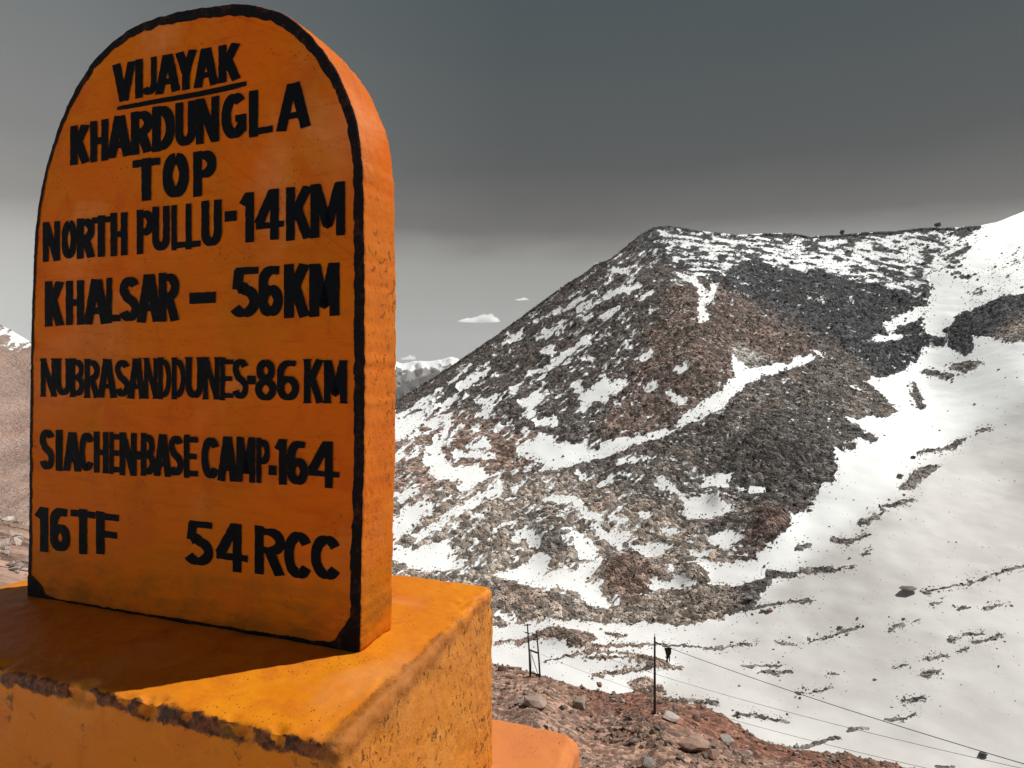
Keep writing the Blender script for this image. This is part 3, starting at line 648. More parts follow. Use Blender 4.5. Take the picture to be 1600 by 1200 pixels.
for k, (dpt, off) in enumerate(rings):
    p3 = np.stack([sarc/0.03, 0*sarc+dpt/0.03, 0*sarc], -1)
    nn = (fbm(p3*0.4, 7, 3)-0.5)*0.005*smooth(0.0, 0.03, dpt) + (fbm(p3*5, 17, 3)-0.5)*0.0035
    chip = np.clip(fbm(np.stack([sarc/0.05, 0*sarc, 0*sarc+4], -1), 27, 3)-0.58, 0, 1)*0.05*(1 if 0 < k < 4 else 0)
    Q = OL + NO*(off+nn-chip)[:, None]
    Vs.append(np.stack([Q[:, 0], 0*sarc+dpt + (0.002*(vnoise(p3*3, 37)-0.5) if k == 0 else 0), Q[:, 1]], 1))
nO = len(OL); V = np.concatenate(Vs); nr = len(rings)
bm = bmesh.new(); bv = [bm.verts.new(v) for v in V]
for k in range(nr-1):
    for i in range(nO-1): bm.faces.new((bv[k*nO+i], bv[k*nO+i+1], bv[(k+1)*nO+i+1], bv[(k+1)*nO+i]))
bm.faces.new([bv[i] for i in range(nO)][::-1]); bm.faces.new([bv[(nr-1)*nO+i] for i in range(nO)])
bm.faces.new([bv[k*nO] for k in range(nr)] + [bv[k*nO+nO-1] for k in reversed(range(nr))])
bmesh.ops.recalc_face_normals(bm, faces=bm.faces[:])
me = bpy.data.meshes.new('slab'); bm.to_mesh(me); bm.free()
for p in me.polygons: p.use_smooth = len(p.vertices) == 4

def paint_material(name, hue='slab'):
    t = NT(name)
    x, yv, z = t.xyz()
    o1 = (0.56, 0.110, 0.003); o2 = (0.52, 0.132, 0.003); o3 = (0.45, 0.070, 0.006)
    if hue == 'block': o1, o2, o3 = (0.60, 0.180, 0.006), (0.66, 0.225, 0.007), (0.50, 0.118, 0.011)
    if hue == 'step': o1, o2, o3 = (0.58, 0.200, 0.060), (0.60, 0.215, 0.07), (0.54, 0.18, 0.065)
    c = t.mix(t.step(t.noise(3.1, 5, 0.6), 0.38, 0.66), o1, o2)
    c = t.mix(t.math('MULTIPLY', t.step(t.noise(6.5, 5, 0.65, dist=0.6), 0.48, 0.66), 0.6), c, o3)
    if hue == 'slab': c = t.mix(t.math('MULTIPLY', t.step(t.noise(2.6, 6, 0.6), 0.46, 0.62), 0.3), c, (0.34, 0.095, 0.003))
    # chalky bloom
    c = t.mix(t.math('MULTIPLY', t.step(t.noise(2.2, 4, 0.6, dist=0.4), 0.52, 0.75), 0.30 if hue != 'step' else 0.5), c, (0.72, 0.36, 0.16))
    # small dark scuffs and grime
    gr = t.step(t.noise(26, 5, 0.7, dist=1.2), 0.66, 0.74)
    c = t.mix(t.math('MULTIPLY', gr, 0.55), c, (0.10, 0.045, 0.02))
    streak = t.step(t.noise(9, 5, 0.7, vec=t.map((1, 1, 0.16))), 0.60, 0.78)
    c = t.mix(t.math('MULTIPLY', streak, 0.30), c, (0.30, 0.085, 0.015))
    # pits through the paint
    pits = t.math('MULTIPLY', t.step(t.vor(85), 0.20, 0.10), t.step(t.noise(6, 3, 0.6), 0.50, 0.62))
    cr = t.vor(3.4, 'DISTANCE_TO_EDGE', vec=t.n('ShaderNodeVectorMath', operation='ADD').outputs[0] if False else None)
    h = t.math('MULTIPLY_ADD', t.noise(7, 5, 0.6), 0.9, 0)
    h = t.math('ADD', h, t.math('MULTIPLY', t.noise(42, 5, 0.65), 0.30))
    h = t.math('ADD', h, t.math('MULTIPLY', t.noise(240, 2, 0.6), 0.05))
    h = t.math('SUBTRACT', h, t.math('MULTIPLY', pits, 0.5))
    c = t.mix(t.math('MULTIPLY', pits, 0.75), c, (0.05, 0.028, 0.018))
    if hue == 'slab':
        br = t.noise(70, 4, 0.7, vec=t.map((0.10, 1, 1), (0, 0.12, 0)))
        c = t.mix(t.math('MULTIPLY', t.step(br, 0.50, 0.72), 0.35), c, (0.30, 0.055, 0.004))
        h = t.math('ADD', h, t.math('MULTIPLY', br, 0.16))
        sc = t.math('MULTIPLY', t.step(t.noise(48, 5, 0.8, dist=2.0), 0.63, 0.68), t.step(t.noise(4.2, 3), 0.53, 0.62))
        c = t.mix(t.math('MULTIPLY', sc, 0.6), c, (0.66, 0.27, 0.10)); h = t.math('SUBTRACT', h, t.math('MULTIPLY', sc, 0.2))
        dirt = t.math('MULTIPLY', t.step(z, 0.24, 0.02), t.step(t.noise(8, 6, 0.7, vec=t.map((1, 1, 2.6))), 0.40, 0.64))
        c = t.mix(t.math('MULTIPLY', dirt, 0.8), c, (0.085, 0.046, 0.012))
        lowmix = t.step(z, 0.34, 0.10); c = t.mix(t.math('MULTIPLY', lowmix, 0.3), c, (0.58, 0.175, 0.004))
        # plaster flaking on the return sides
    if hue == 'block':
        # the worn front arris, once painted black
        d = t.math('ADD', t.math('MULTIPLY_ADD', t.noise(16, 5, 0.7), 0.05, -0.025), z)
        inb = t.math('MULTIPLY', t.step(t.math('ADD', d, t.math('MULTIPLY_ADD', t.noise(4.5, 3), 0.018, -0.009)), -0.036, -0.029), t.step(t.math('ADD', yv, t.math('MULTIPLY_ADD', t.noise(22, 4, 0.7), 0.04, -0.02)), -0.325, -0.331))
        wear = t.step(t.noise(30, 5, 0.75), 0.40, 0.60)
        c = t.mix(inb, c, t.mix(wear, (0.040, 0.016, 0.010), (0.20, 0.066, 0.022)))
        mould = t.math('MULTIPLY', t.step(t.noise(11, 6, 0.75), 0.58, 0.66), t.math('MULTIPLY', t.step(yv, -0.31, -0.325), t.step(z, -0.30, -0.10)))
        c = t.mix(t.math('MULTIPLY', mould, 0.8), c, (0.06, 0.045, 0.02))
        # bare brown plaster along the right hand arris
        rx = t.step(t.math('ADD', x, t.math('MULTIPLY_ADD', t.noise(13, 5, 0.7), 0.06, -0.03)), 0.690, 0.708)
        bare = t.math('MULTIPLY', rx, t.math('MULTIPLY', t.step(t.math('ADD', z, t.math('MULTIPLY_ADD', t.noise(9, 5, 0.7), 0.16, -0.08)), -0.070, -0.03), 0.8))
        c = t.mix(bare, c, t.mix(t.noise(60, 3, 0.7), (0.11, 0.036, 0.010), (0.46, 0.165, 0.030)))
        h = t.math('ADD', h, t.math('MULTIPLY', t.math('MULTIPLY', rx, t.noise(34, 5, 0.75)), 0.9))
    if hue != 'step':
        sx_ = 0.60 if hue == 'block' else 0.5668
        sidem = t.step(x, sx_, sx_+0.02)
        if hue == 'block': sidem = t.math('MULTIPLY', t.step(x, 0.62, 0.68), t.step(z, -0.02, -0.05))
        c = t.mix(t.math('MULTIPLY', sidem, 0.55), c, (0.50, 0.20, 0.035) if hue == 'block' else (0.52, 0.175, 0.032))
        p2 = t.math('MULTIPLY', t.step(t.noise(62, 3, 0.6, vec=t.map((1, 1, 0.8), (0.5, 0, 0))), 0.57, 0.645), t.step(t.noise(5.5, 3, 0.6), 0.42, 0.56))
        p2 = t.math('MULTIPLY', p2, sidem)
        c = t.mix(t.math('MULTIPLY', p2, 0.75), c, (0.09, 0.045, 0.012))
        h = t.math('SUBTRACT', h, t.math('MULTIPLY', p2, 0.9 if hue == 'block' else 0.6))
    t.base(c); t.rough(t.math('MULTIPLY_ADD', t.noise(12, 3), 0.25, 0.40 if hue == 'block' else 0.5)); t.spec(0.16 if hue == 'block' else 0.06)
    t.nrm(t.bump(h, 0.007 if hue != 'step' else 0.005, 0.75))
    return t.m
M_SLAB = paint_material('orange_paint_slab', 'slab'); M_BLOCK = paint_material('orange_paint_plinth', 'block'); M_STEP = paint_material('orange_paint_step', 'step')
tb = NT('black_paint'); tb.base(tb.mix(tb.step(tb.noise(38, 5, 0.75), 0.62, 0.76), (0.003, 0.004, 0.006), (0.05, 0.014, 0.006)))
tb.rough(tb.math('MULTIPLY_ADD', tb.noise(20, 4), 0.3, 0.5)); tb.spec(0.06); tb.nrm(tb.bump(tb.noise(60, 5, 0.65), 0.003, 0.7)); M_BLACK = tb.m
tb = NT('worn_black_paint'); tb.base(tb.mix(tb.step(tb.noise(26, 6, 0.75), 0.50, 0.68), (0.006, 0.005, 0.006), (0.05, 0.018, 0.013)))
tb.rough(0.65); tb.spec(0.08); tb.nrm(tb.bump(tb.noise(70, 5, 0.7), 0.006, 0.9)); M_BORDER = tb.m
slab = link('slab', me, M_SLAB, MS)

# painted border along the edge of the face
inner = []
wpts = [(0,6.5),(0.10,5),(0.25,5),(0.33,6),(0.40,11),(0.47,13),(0.53,15),(0.60,14),(0.70,12),(1.0,13.5)]
u = np.linspace(0, 1, nO)
wpx = np.interp(u, [p[0] for p in wpts], [p[1] for p in wpts])/F*1.55
wj = wpx*(1+(fbm(np.stack([sarc/0.03, 0*sarc, 0*sarc+2], -1), 57, 3)-0.5)*0.45) + (vnoise(np.stack([sarc/0.008, 0*sarc, 0*sarc], -1), 58)-0.5)*0.003
def front_rings(off):
    a = OL - NO*0.0045; b = OL - NO*(0.0075+wj)[:, None]*1.0
    return a, b
a, b = front_rings(0)
V = np.concatenate([np.stack([OL[:, 0]+0*sarc-NO[:, 0]*0.0012, 0*sarc+0.0016, OL[:, 1]-NO[:, 1]*0.0012], 1), np.stack([a[:, 0], 0*sarc-0.0012, a[:, 1]], 1), np.stack([b[:, 0], 0*sarc-0.0014, b[:, 1]], 1)])
fc = grid_faces(3, nO)
bord = link('painted_border', mesh_np('painted_border', V, fc, False), M_BORDER, slab)
# bottom band with its two corner gussets
band_px = [(44,898),(55,902),(66,914),(72,931),(100,937),(150,946),(200,954),(260,963),(320,973),(380,983),(440,992),(490,1000),(522,1003),(530,988),(545,968),(552,957),(556,942)]
low_px = [(px_, 1100) for px_, _ in band_px]
tp = [face(*p) for p in band_px]
tp = resample(tp, 160, 0.0025, 9, 1)
V = np.concatenate([np.stack([tp[:, 0], 0*tp[:, 0]-0.0018, tp[:, 1]], 1), np.stack([tp[:, 0], 0*tp[:, 0]-0.0018, 0*tp[:, 0]-0.003], 1)])
link('painted_base_band', mesh_np('painted_base_band', V, grid_faces(2, len(tp)), False), M_BORDER, slab)

# lettering: brush strokes in a unit box (x right, y down)
def arc(cx, cy, rx, ry, a0, a1, n=14): return [(cx+rx*math.cos(R_(a0+(a1-a0)*k/n)), cy+ry*math.sin(R_(a0+(a1-a0)*k/n))) for k in range(n+1)]
def glyph(ch, w):
    """strokes of half inset w (fraction of the box width); returns list of (points, closed)"""
    l, r, t, b = w, 1-w, w*0.0, 1.0; h = 0.11
    T_, B_ = 0.0, 1.0; tc, bc = h, 1-h
    G = {
     'I': [[(.5, 0), (.5, 1)]], '1': [[(.62, 0), (.62, 1)], [(.62, .05), (.22, .25)]], 'L': [[(l, 0), (l, 1)], [(l, bc), (1, bc)]],
     'T': [[(0, tc), (1, tc)], [(.5, 0), (.5, 1)]], 'H': [[(l, 0), (l, 1)], [(r, 0), (r, 1)], [(l, .5), (r, .5)]],
     'E': [[(l, 0), (l, 1)], [(l, tc), (1, tc)], [(l, .5), (.9, .5)], [(l, bc), (1, bc)]], 'F': [[(l, 0), (l, 1)], [(l, tc), (1, tc)], [(l, .52), (.92, .52)]],
     'N': [[(l, 0), (l, 1)], [(r, 0), (r, 1)], [(l, .02), (r, .98)]], 'M': [[(l, 0), (l, 1)], [(r, 0), (r, 1)], [(l+.02, .0), (.5, .80), (r-.02, .0)]],
     'V': [[(l*.8, 0), (.48, .98)], [(1-l*.8, 0), (.52, .98)]], 'A': [[(.47, 0.0), (l*.8, 1)], [(.53, 0.0), (1-l*.8, 1)], [(.25, .70), (.75, .70)]],
     'K': [[(l, 0), (l, 1)], [(r, 0), (l+.06, .60)], [(.40, .40), (r, 1)]], 'Y': [[(l*.8, 0), (.5, .55)], [(1-l*.8, 0), (.5, .55)], [(.5, .48), (.5, 1)]],
     'J': [[(r, 0), (r, .72)] + arc(.5, .72, r-.5, 1-h-.72, 0, 160)[1:]], 'U': [[(l, 0), (l, .68)] + arc(.5, .68, .5-l, 1-h-.68, 180, 0)[1:-1] + [(r, .68), (r, 0)]],
     'O': [arc(.5, .5, .5-l, .5-h, -90, 270, 26)], 'C': [arc(.54, .5, .54-l, .5-h, -38, -322, 22)], 'G': [arc(.52, .5, .52-l, .5-h, -45, -322, 22), [(r, .52), (r, .86)], [(.55, .56), (1, .56)]],
     'S': [arc(.5, .30, .5-l, .30-h, -25, -180, 10) + [(l, .30), (.36, .46), (.66, .55)] + arc(.5, .70, .5-l, .30-h, -20, 160, 12)],
     'P': [[(l, 0), (l, 1)], [(l, tc), (.5, tc)] + arc(.5, .31, .5-l, .31-h, -90, 90, 10)[1:] + [(l, .51)]],
     'R': [[(l, 0), (l, 1)], [(l, tc), (.5, tc)] + arc(.5, .30, .5-l, .30-h, -90, 90, 10)[1:] + [(l, .49)], [(.48, .50), (r, 1)]],
     'B': [[(l, 0), (l, 1)], [(l, tc), (.46, tc)] + arc(.46, .30, .5-l, .30-h, -90, 90, 10)[1:] + [(l, .49)], [(l, .49), (.5, .49)] + arc(.5, .70, .5-l, .30-h, -90, 90, 10)[1:] + [(l, bc)]],
     'D': [[(l, 0), (l, 1)], [(l, tc), (.40, tc)] + arc(.40, .5, r-.40, .5-h, -90, 90, 16)[1:] + [(l, bc)]],
     '4': [[(.66, 0), (.66, 1)], [(.62, .03), (.10, .66)], [(0, .70), (1, .70)]],
     '5': [[(.16, tc), (.98, tc)], [(.28, tc-.02), (.22, .45)], [(.20, .45), (.40, .40)] + arc(.46, .68, .54-l, .32-h, -80, 150, 14)],
     '6': [[(.86, .12), (.60, .11)] + arc(.55, .36, .55-l, .25, -110, -180, 6) + [(l, .68)], arc(.5, .68, .5-l, .32-h, -180, 180, 22)],
     '8': [arc(.5, .29, .44-l, .29-h, -90, 270, 20), arc(.5, .71, .5-l, .29-h, -90, 270, 20)],
     '-': [[(0, .5), (1, .5)]], '.': [[(0, .5), (1, .5)]]}
    return G[ch]
def line_mesh(name, chars, sw, z0, seed, serif=False):
    """chars: (char, x0, x1, ytop, ybottom) in photo pixels; sw stroke width in px"""
    V, Fc = [], []; dz = 0
    rr = random.Random(seed)
    for (ch, x0, x1, yt, yb) in chars:
        slope = -0.0
        wv = sw if ch not in '-.' else (yb-yt)
        wh = sw*0.80
        if ch not in '-.': wv = sw*(0.92+0.24*x0/520)
        if ch not in '-.I1': wv = min(wv, (x1-x0)*((0.33 if ch in 'NM' else 0.38)*(0.9 if serif else 1)))
        wfrac = min(0.5*wv/(x1-x0), 0.4); slope = 0.000427*((yt+yb)/2-570)
        for st in glyph(ch, wfrac):
            P = np.array([(x0+p[0]*(x1-x0), yt+p[1]*(yb-yt)) for p in st], float)
            if ch in '-.': P[:, 1] = (yt+yb)/2
            # horizontals are drawn a little thinner than verticals
            d = np.diff(P, axis=0); L = np.concatenate([[0], np.cumsum(np.linalg.norm(d, axis=1))])
            n = max(4, int(L[-1]/1.6)); s_ = np.linspace(0, L[-1], n); Q = np.stack([np.interp(s_, L, P[:, 0]), np.interp(s_, L, P[:, 1])], 1)
            Tg = np.gradient(Q, axis=0); Tg /= np.maximum(np.linalg.norm(Tg, axis=1), 1e-6)[:, None]; Nn = np.stack([-Tg[:, 1], Tg[:, 0]], 1)
            wl_ = wv if ch in '-.' else wv*np.abs(Tg[:, 1])**0.7*1.02 + wh*np.abs(Tg[:, 0])*(1-0.45*np.abs(Tg[:, 1])); wl_ = wl_ + 0*s_
            ph = rr.uniform(0, 99)
            jit = lambda q: (fbm(np.stack([s_/7.0, 0*s_+ph+q*7, 0*s_], -1), 77, 3)-0.5)*1.4
            A_ = Q + Nn*(wl_/2+jit(0))[:, None]; B2 = Q - Nn*(wl_/2+jit(1))[:, None]
            if serif and ch not in '-.': 
                e = np.minimum(s_, L[-1]-s_); fl = np.where(e < 2.2, 1.1, 0)*np.abs(Tg[:, 1]); A_ += Nn*fl[:, None]; B2 -= Nn*fl[:, None]
            if ch not in '-.':
                for q_ in (A_, B2): q_[:, 1] = np.clip(q_[:, 1], yt + rr.uniform(-.7, .7), yb + rr.uniform(-.7, .7))
            for q_ in (A_, B2): q_[:, 1] += slope*(q_[:, 0]-(x0+x1)/2)
            dz -= 0.00002
            base = len(V)
            for q in np.concatenate([A_, B2]):
                X_, Z_ = face(q[0], q[1]); V.append((X_, z0+dz, Z_))
            for i in range(n-1): Fc.append((base+i, base+i+1, base+n+i+1, base+n+i))
    o = link(name, mesh_np(name, np.array(V), np.array(Fc), False), M_BLACK, slab)
    return o
def z1(L): return [(c, a/2.5, b/2.5, t/2.5, bt/2.5) for c, a, b, t, bt in L]
def z2(L): return [(c, a/2.5, b/2.5, 420+t/2.5, 420+bt/2.5) for c, a, b, t, bt in L]
LINES = [
 ('VIJAYAK', z1([('V',445,528,245,398),('I',530,560,232,385),('J',556,614,225,375),('A',612,702,212,365),('Y',690,768,198,352),('A',762,852,188,340),('K',856,942,172,320)]), 11.5, False),
 ('KHARDUNGLA', z1([('K',277,352,488,642),('H',355,425,470,632),('A',424,514,452,616),('R',514,598,432,602),('D',597,685,412,590),('U',688,766,398,574),('N',768,858,382,560),('G',868,965,362,546),('L',975,1068,350,532),('A',1085,1212,324,508)]), 13.0, False),
 ('TOP', z1([('T',520,628,618,785),('O',638,740,598,772),('P',757,847,588,766)]), 14.5, False),
 ('NORTH PULLU-14KM', z1([('N',170,236,866,1022),('O',243,302,858,1014),('R',303,372,852,1010),('T',362,434,842,1004),('H',434,500,830,1000),('P',537,602,818,992),('U',597,665,806,985),('L',672,727,800,978),('L',728,786,794,974),('U',789,868,782,968),('-',880,927,825,866),('1',938,1002,752,948),('4',1002,1112,740,940),('K',1120,1224,728,938),('M',1215,1350,715,926)]), 12.0, False),
 ('KHALSAR', z2([('K',178,252,48,226),('H',260,330,45,220),('A',332,427,40,218),('L',418,474,34,213),('S',470,546,28,210),('A',540,630,20,210),('R',622,702,14,206)]), 13.0, False),
 ('a dash between KHALSAR and 56KM', z2([('-',742,845,92,136)]), 13.0, False),
 ('56KM', z2([('5',905,1014,-15,196),('6',1012,1106,-17,192),('K',1112,1212,-20,192),('M',1210,1328,-22,187)]), 13.5, False),
 ('NUBRASANDDUNES-86KM', z2([('N',162,222,350,500),('U',222,278,350,500),('B',277,332,350,502),('R',333,392,352,505),('A',386,456,352,505),('S',452,508,350,506),('A',503,570,350,508),('N',566,618,348,508),('D',621,671,346,510),('D',674,727,346,510),('U',728,796,345,512),('N',796,860,345,512),('E',863,915,345,514),('S',912,972,345,516),('-',968,1002,418,452),('8',1000,1081,348,522),('6',1085,1170,350,521),('K',1190,1266,352,526),('M',1268,1358,356,526)]), 9.3, True),
 ('SIACHEN BASE CAMP-164', z2([('S',158,214,622,790),('I',216,250,628,790),('A',252,317,638,792),('C',312,366,634,796),('H',369,426,636,798),('E',430,472,638,802),('N',470,536,640,808),('.',535,553,712,745),('B',553,609,642,810),('A',606,670,645,812),('S',662,718,646,815),('E',721,776,648,818),('C',790,857,652,824),('A',855,928,655,830),('M',926,1000,656,834),('P',1004,1056,660,838),('.',1052,1083,768,805),('1',1080,1124,664,843),('6',1125,1206,665,850),('4',1207,1328,672,855)]), 10.8, False),
 ('16TF', z2([('1',140,196,930,1106),('6',198,276,930,1106),('T',278,376,938,1115),('F',378,467,950,1118)]), 13.0, False),
 ('54RCC', [('5',290,333.5,811,885),('4',339,388,817,893),('R',399,446,823,899),('C',445,487,829,905),('C',487,532,835,906)], 12.6, False)]
for k, (txt, ch, sw, sf) in enumerate(LINES):
    o = line_mesh('lettering', ch, sw, -0.0022, k, sf); o['label'] = 'black hand painted line reading ' + txt
ul = [face(184, 170), face(250, 158), face(320, 146), face(386, 131)]
q = resample(ul, 60, 0.0006, 4, 1)
hw = np.interp(np.linspace(0, 1, 60), [0, .06, .9, 1], [3, 4.2, 5.2, 4])*0.0009*1.6
V = np.concatenate([np.stack([q[:, 0], 0*hw-0.0021, q[:, 1]+hw], 1), np.stack([q[:, 0], 0*hw-0.0021, q[:, 1]-hw], 1)])
link('underline', mesh_np('underline', V, grid_faces(2, 60), False), M_BLACK, slab)

# plinth block and lower step (rough rounded blocks)
def rough_block(name, quad, ztop, zbot, r_edge, mat, seed, res, amp=0.004, chips=None):
    """quad: plan corners FL, FR, BR, BL in local (X,Y); rounded, uneven arrises"""
    FL, FR, BR, BL = [np.array(q, float) for q in quad]
    def plan(uu, vv): return (FL*(1-uu)[..., None]+FR*uu[..., None])*(1-vv)[..., None] + (BL*(1-uu)[..., None]+BR*uu[..., None])*vv[..., None]
    Lx = np.linalg.norm(FR-FL); Ly = np.linalg.norm(BL-FL); H = ztop-zbot
    def axis(L):
        n = max(6, int(L/res)); e = np.linspace(0, min(0.1, L/3), 16); m = np.linspace(min(0.1, L/3), L-min(0.1, L/3), n); return np.unique(np.round(np.concatenate([e, m, L-e]), 5))/L
    ax, ay, az = axis(Lx), axis(Ly), axis(H)
    faces = []
    U, Vv = np.meshgrid(ax, ay); faces.append((U, Vv, np.ones_like(U), 0))
    U, Z_ = np.meshgrid(ax, az); faces.append((U, 0*U, Z_, 1)); faces.append((U, 0*U+1, Z_, 0))
    U, Z_ = np.meshgrid(ay, az); faces.append((0*U, U, Z_, 0)); faces.append((0*U+1, U, Z_, 1))
    Vs, Fs = [], []; off = 0
    for (U, Vv, Z_, flip) in faces:
        # box coordinates in metres
        B = np.stack([U*Lx, Vv*Ly, Z_*H], -1)
        rr = r_edge*(0.55+0.9*fbm(B/0.09, seed, 3)) * (1 + 0.7*smooth(Lx-0.12, Lx, B[..., 0])*smooth(H-0.1, H, B[..., 2])*1.0)
        lo = np.stack([rr, rr, 0*rr-1], -1); hi = np.stack([Lx-rr, Ly-rr, H-rr], -1)
        cl = np.minimum(np.maximum(B, lo), hi); d = B-cl; L_ = np.linalg.norm(d, axis=-1, keepdims=True)
        nrm_ = d/np.maximum(L_, 1e-6); m = (L_ > 1e-6)
        Q = np.where(m, cl + nrm_*np.minimum(L_, rr[..., None]), B)
        side = smooth(Lx-0.03, Lx-0.002, B[..., 0])[..., None]
        n0 = (fbm(B/0.11, seed+1, 4)-0.5)*2*amp + (fbm(B/0.02, seed+2, 3)-0.5)*amp
        n1 = side[..., 0]*((fbm(B/0.05, seed+5, 4)-0.5)*0.012)
        n0 = n0 + smooth(Lx-0.07, Lx-0.01, B[..., 0])*smooth(H-0.08, H-0.015, B[..., 2])*(fbm(B/0.035, seed+6, 4)-0.5)*0.016
        if chips is not None:
            for (cx, cy, cz, cr, dep) in chips:
                n0 = n0 - dep*smooth(cr, cr*0.35, np.sqrt((B[..., 0]-cx)**2+(B[..., 1]-cy)**2+(B[..., 2]-cz)**2) + (fbm(B/0.018, seed+8, 3)-0.5)*cr*0.9)
        Nrm = np.zeros_like(B); Nrm[...] = nrm_
        flat_n = np.array([[0, 0, 1], [0, -1, 0], [0, 1, 0], [-1, 0, 0], [1, 0, 0]][len(Vs)], float)
        Nrm = np.where(m, nrm_, flat_n)
        Q = Q + Nrm*(n0+n1)[..., None]
        pl = plan(Q[..., 0]/Lx, Q[..., 1]/Ly); P3 = np.stack([pl[..., 0], pl[..., 1], zbot+Q[..., 2]], -1)
        f = grid_faces(*U.shape)
        Vs.append(P3.reshape(-1, 3)); Fs.append(f+off); off += U.size
    me = mesh_np(name, np.concatenate(Vs), np.concatenate(Fs), True)
    bm = bmesh.new(); bm.from_mesh(me); bmesh.ops.remove_doubles(bm, verts=bm.verts[:], dist=0.00025); bmesh.ops.recalc_face_normals(bm, faces=bm.faces[:]); bm.to_mesh(me); bm.free()
    for p in me.polygons: p.use_smooth = True
    return link(name, me, mat, MS)
X0 = WID   # slab right edge in local X
ch = []
for k in range(16): ch.append((random.uniform(0.3, 1.4), random.uniform(0, 0.012), 0.548-random.uniform(0, 0.012), random.uniform(0.015, 0.04), random.uniform(0.008, 0.018)))
for k in range(14): ch.append((random.uniform(1.38, 1.45), random.uniform(0.05, 0.85), 0.55-random.uniform(0, 0.07), random.uniform(0.02, 0.05), random.uniform(0.005, 0.014)))
rough_block('plinth', [(X0-1.30, -0.335), (X0+0.172, -0.335), (X0+0.128, 0.537), (X0-1.29, 0.537)], 0.0, -0.555, 0.013, M_BLOCK, 5, 0.012, 0.004, ch)
rough_block('step', [(X0-1.6, -0.62), (X0+0.38, -0.62), (X0+0.345, 0.78), (X0-1.6, 0.78)], -0.545, -1.25, 0.024, M_STEP, 15, 0.02, 0.004)
# loose flake of render on the front arris
fx, fz = face(287, 1128, -0.335)

# ---------------------------------------------------------------- poles and wires
tw = NT('pole_steel'); tw.base(tw.mix(tw.noise(3, 4), (0.012, 0.013, 0.014), (0.035, 0.03, 0.028))); tw.rough(0.7); M_POLE = tw.m
def tube(pts, rads, seg=8):
    V, Fc = [], []
    P = [Vector(p) for p in pts]
    for i, p in enumerate(P):
        t = (P[min(i+1, len(P)-1)]-P[max(i-1, 0)]).normalized(); a = t.cross(Vector((0, 0, 1)) if abs(t.z) < .9 else Vector((1, 0, 0))).normalized(); b2 = t.cross(a)
        r = rads[i] if isinstance(rads, (list, tuple)) else rads
        for k in range(seg):
            w = 2*math.pi*k/seg; V.append(p + a*r*math.cos(w) + b2*r*math.sin(w))
    for i in range(len(P)-1):
        for k in range(seg): Fc.append((i*seg+k, i*seg+(k+1) % seg, (i+1)*seg+(k+1) % seg, (i+1)*seg+k))
    V.append(P[0]); V.append(P[-1]); n = len(V)
    me_f = [list(f) for f in Fc] + [[n-2, (k+1) % seg, k] for k in range(seg)] + [[n-1, (len(P)-1)*seg+k, (len(P)-1)*seg+(k+1) % seg] for k in range(seg)]
    me = bpy.data.meshes.new('tube'); me.from_pydata([v[:] for v in V], [], me_f); me.update()
    for p in me.polygons: p.use_smooth = len(p.vertices) == 4
    return me
def part(name, me, parent, mat=None): return link(name, me, mat or M_POLE, parent)
Dp = 50.0
base = B_point(np.array([1023.]), np.array([1120.]), False)[0]; Dp = base[1]
top = W(1023, 996, Dp)
PO = empty('utility_pole', base); tag(PO, 'single dark power pole standing on the red rubble slope', 'power pole')
hgt = top[2]-base[2]
part('pole', tube([(0, 0, -0.8), (0, 0, hgt*.5), (0, 0, hgt)], [0.12, 0.10, 0.08], 10), PO)
part('pole_tip', tube([(0, 0, hgt), (0, 0, hgt+0.35)], [0.05, 0.02], 6), PO)
part('insulator_bracket', tube([(-0.05, 0, hgt-0.35), (0.45, -0.2, hgt-0.55)], 0.06, 6), PO)
# H-frame
hb_ = W(828, 1056, 90.0); hb_ = B_point(np.array([828.]), np.array([1058.]), False)[0]; Dh = hb_[1]; k_ = Dh/F
HF = empty('pole_structure', hb_); tag(HF, 'twin pole power frame with crossarms standing among the rocks at the edge of the snow', 'power pole frame')
def hp(px, y, dy=0): v = Vector(W(px, y, Dh))-Vector(hb_); v.y += dy; return v
part('pole', tube([hp(829, 1075), hp(827, 1020), hp(824, 975)], [0.10, 0.09, 0.07], 8), HF)
part('pole', tube([hp(845, 1078), hp(842, 1030), hp(838.5, 986)], [0.10, 0.09, 0.07], 8), HF)
part('crossarm', tube([hp(819, 977), hp(830, 976)], 0.06, 6), HF)
part('crossarm', tube([hp(820, 988), hp(828, 990)], 0.06, 6), HF)
part('crossarm', tube([hp(832, 991), hp(841, 994)], 0.06, 6), HF)
part('crossarm', tube([hp(833, 1000), hp(842, 998)], 0.05, 6), HF)
part('tie_beam', tube([hp(826, 1015), hp(842, 1021)], 0.09, 6), HF)
part('tie_beam', tube([hp(829, 1051), hp(845, 1055)], 0.07, 6), HF)
part('brace', tube([hp(829.5, 1018), hp(829.8, 1055)], 0.05, 6), HF)
part('brace', tube([hp(831, 1024), hp(840, 1052)], 0.04, 6), HF)
part('stay', tube([hp(828, 1050), hp(833, 1070)], 0.05, 6), HF)
def cable(p0, p1, sag, rad, label):
    pts = []
    for i in range(41):
        f = i/40; p = Vector(p0).lerp(Vector(p1), f); p.z -= sag*4*f*(1-f); pts.append(p)
    o = link('cable', tube(pts, rad, 6), M_POLE); tag(o, label, 'cable'); return o
pa = top + np.array([0.4, -0.2, -0.5])
C1 = cable(pa, W(1760, 1240, 30), 0.35, 0.021, 'thickest of the three cables, running from the single pole top down to the right')
cable(Vector(hb_)+hp(838.5, 988), W(1760, 1236, 30), 0.9, 0.012, 'thin middle cable crossing the snow below the thickest cable')
cable(Vector(hb_)+hp(845, 1022), W(1620, 1238, 30), 0.9, 0.011, 'thin lowest cable crossing the snow towards the bottom edge')
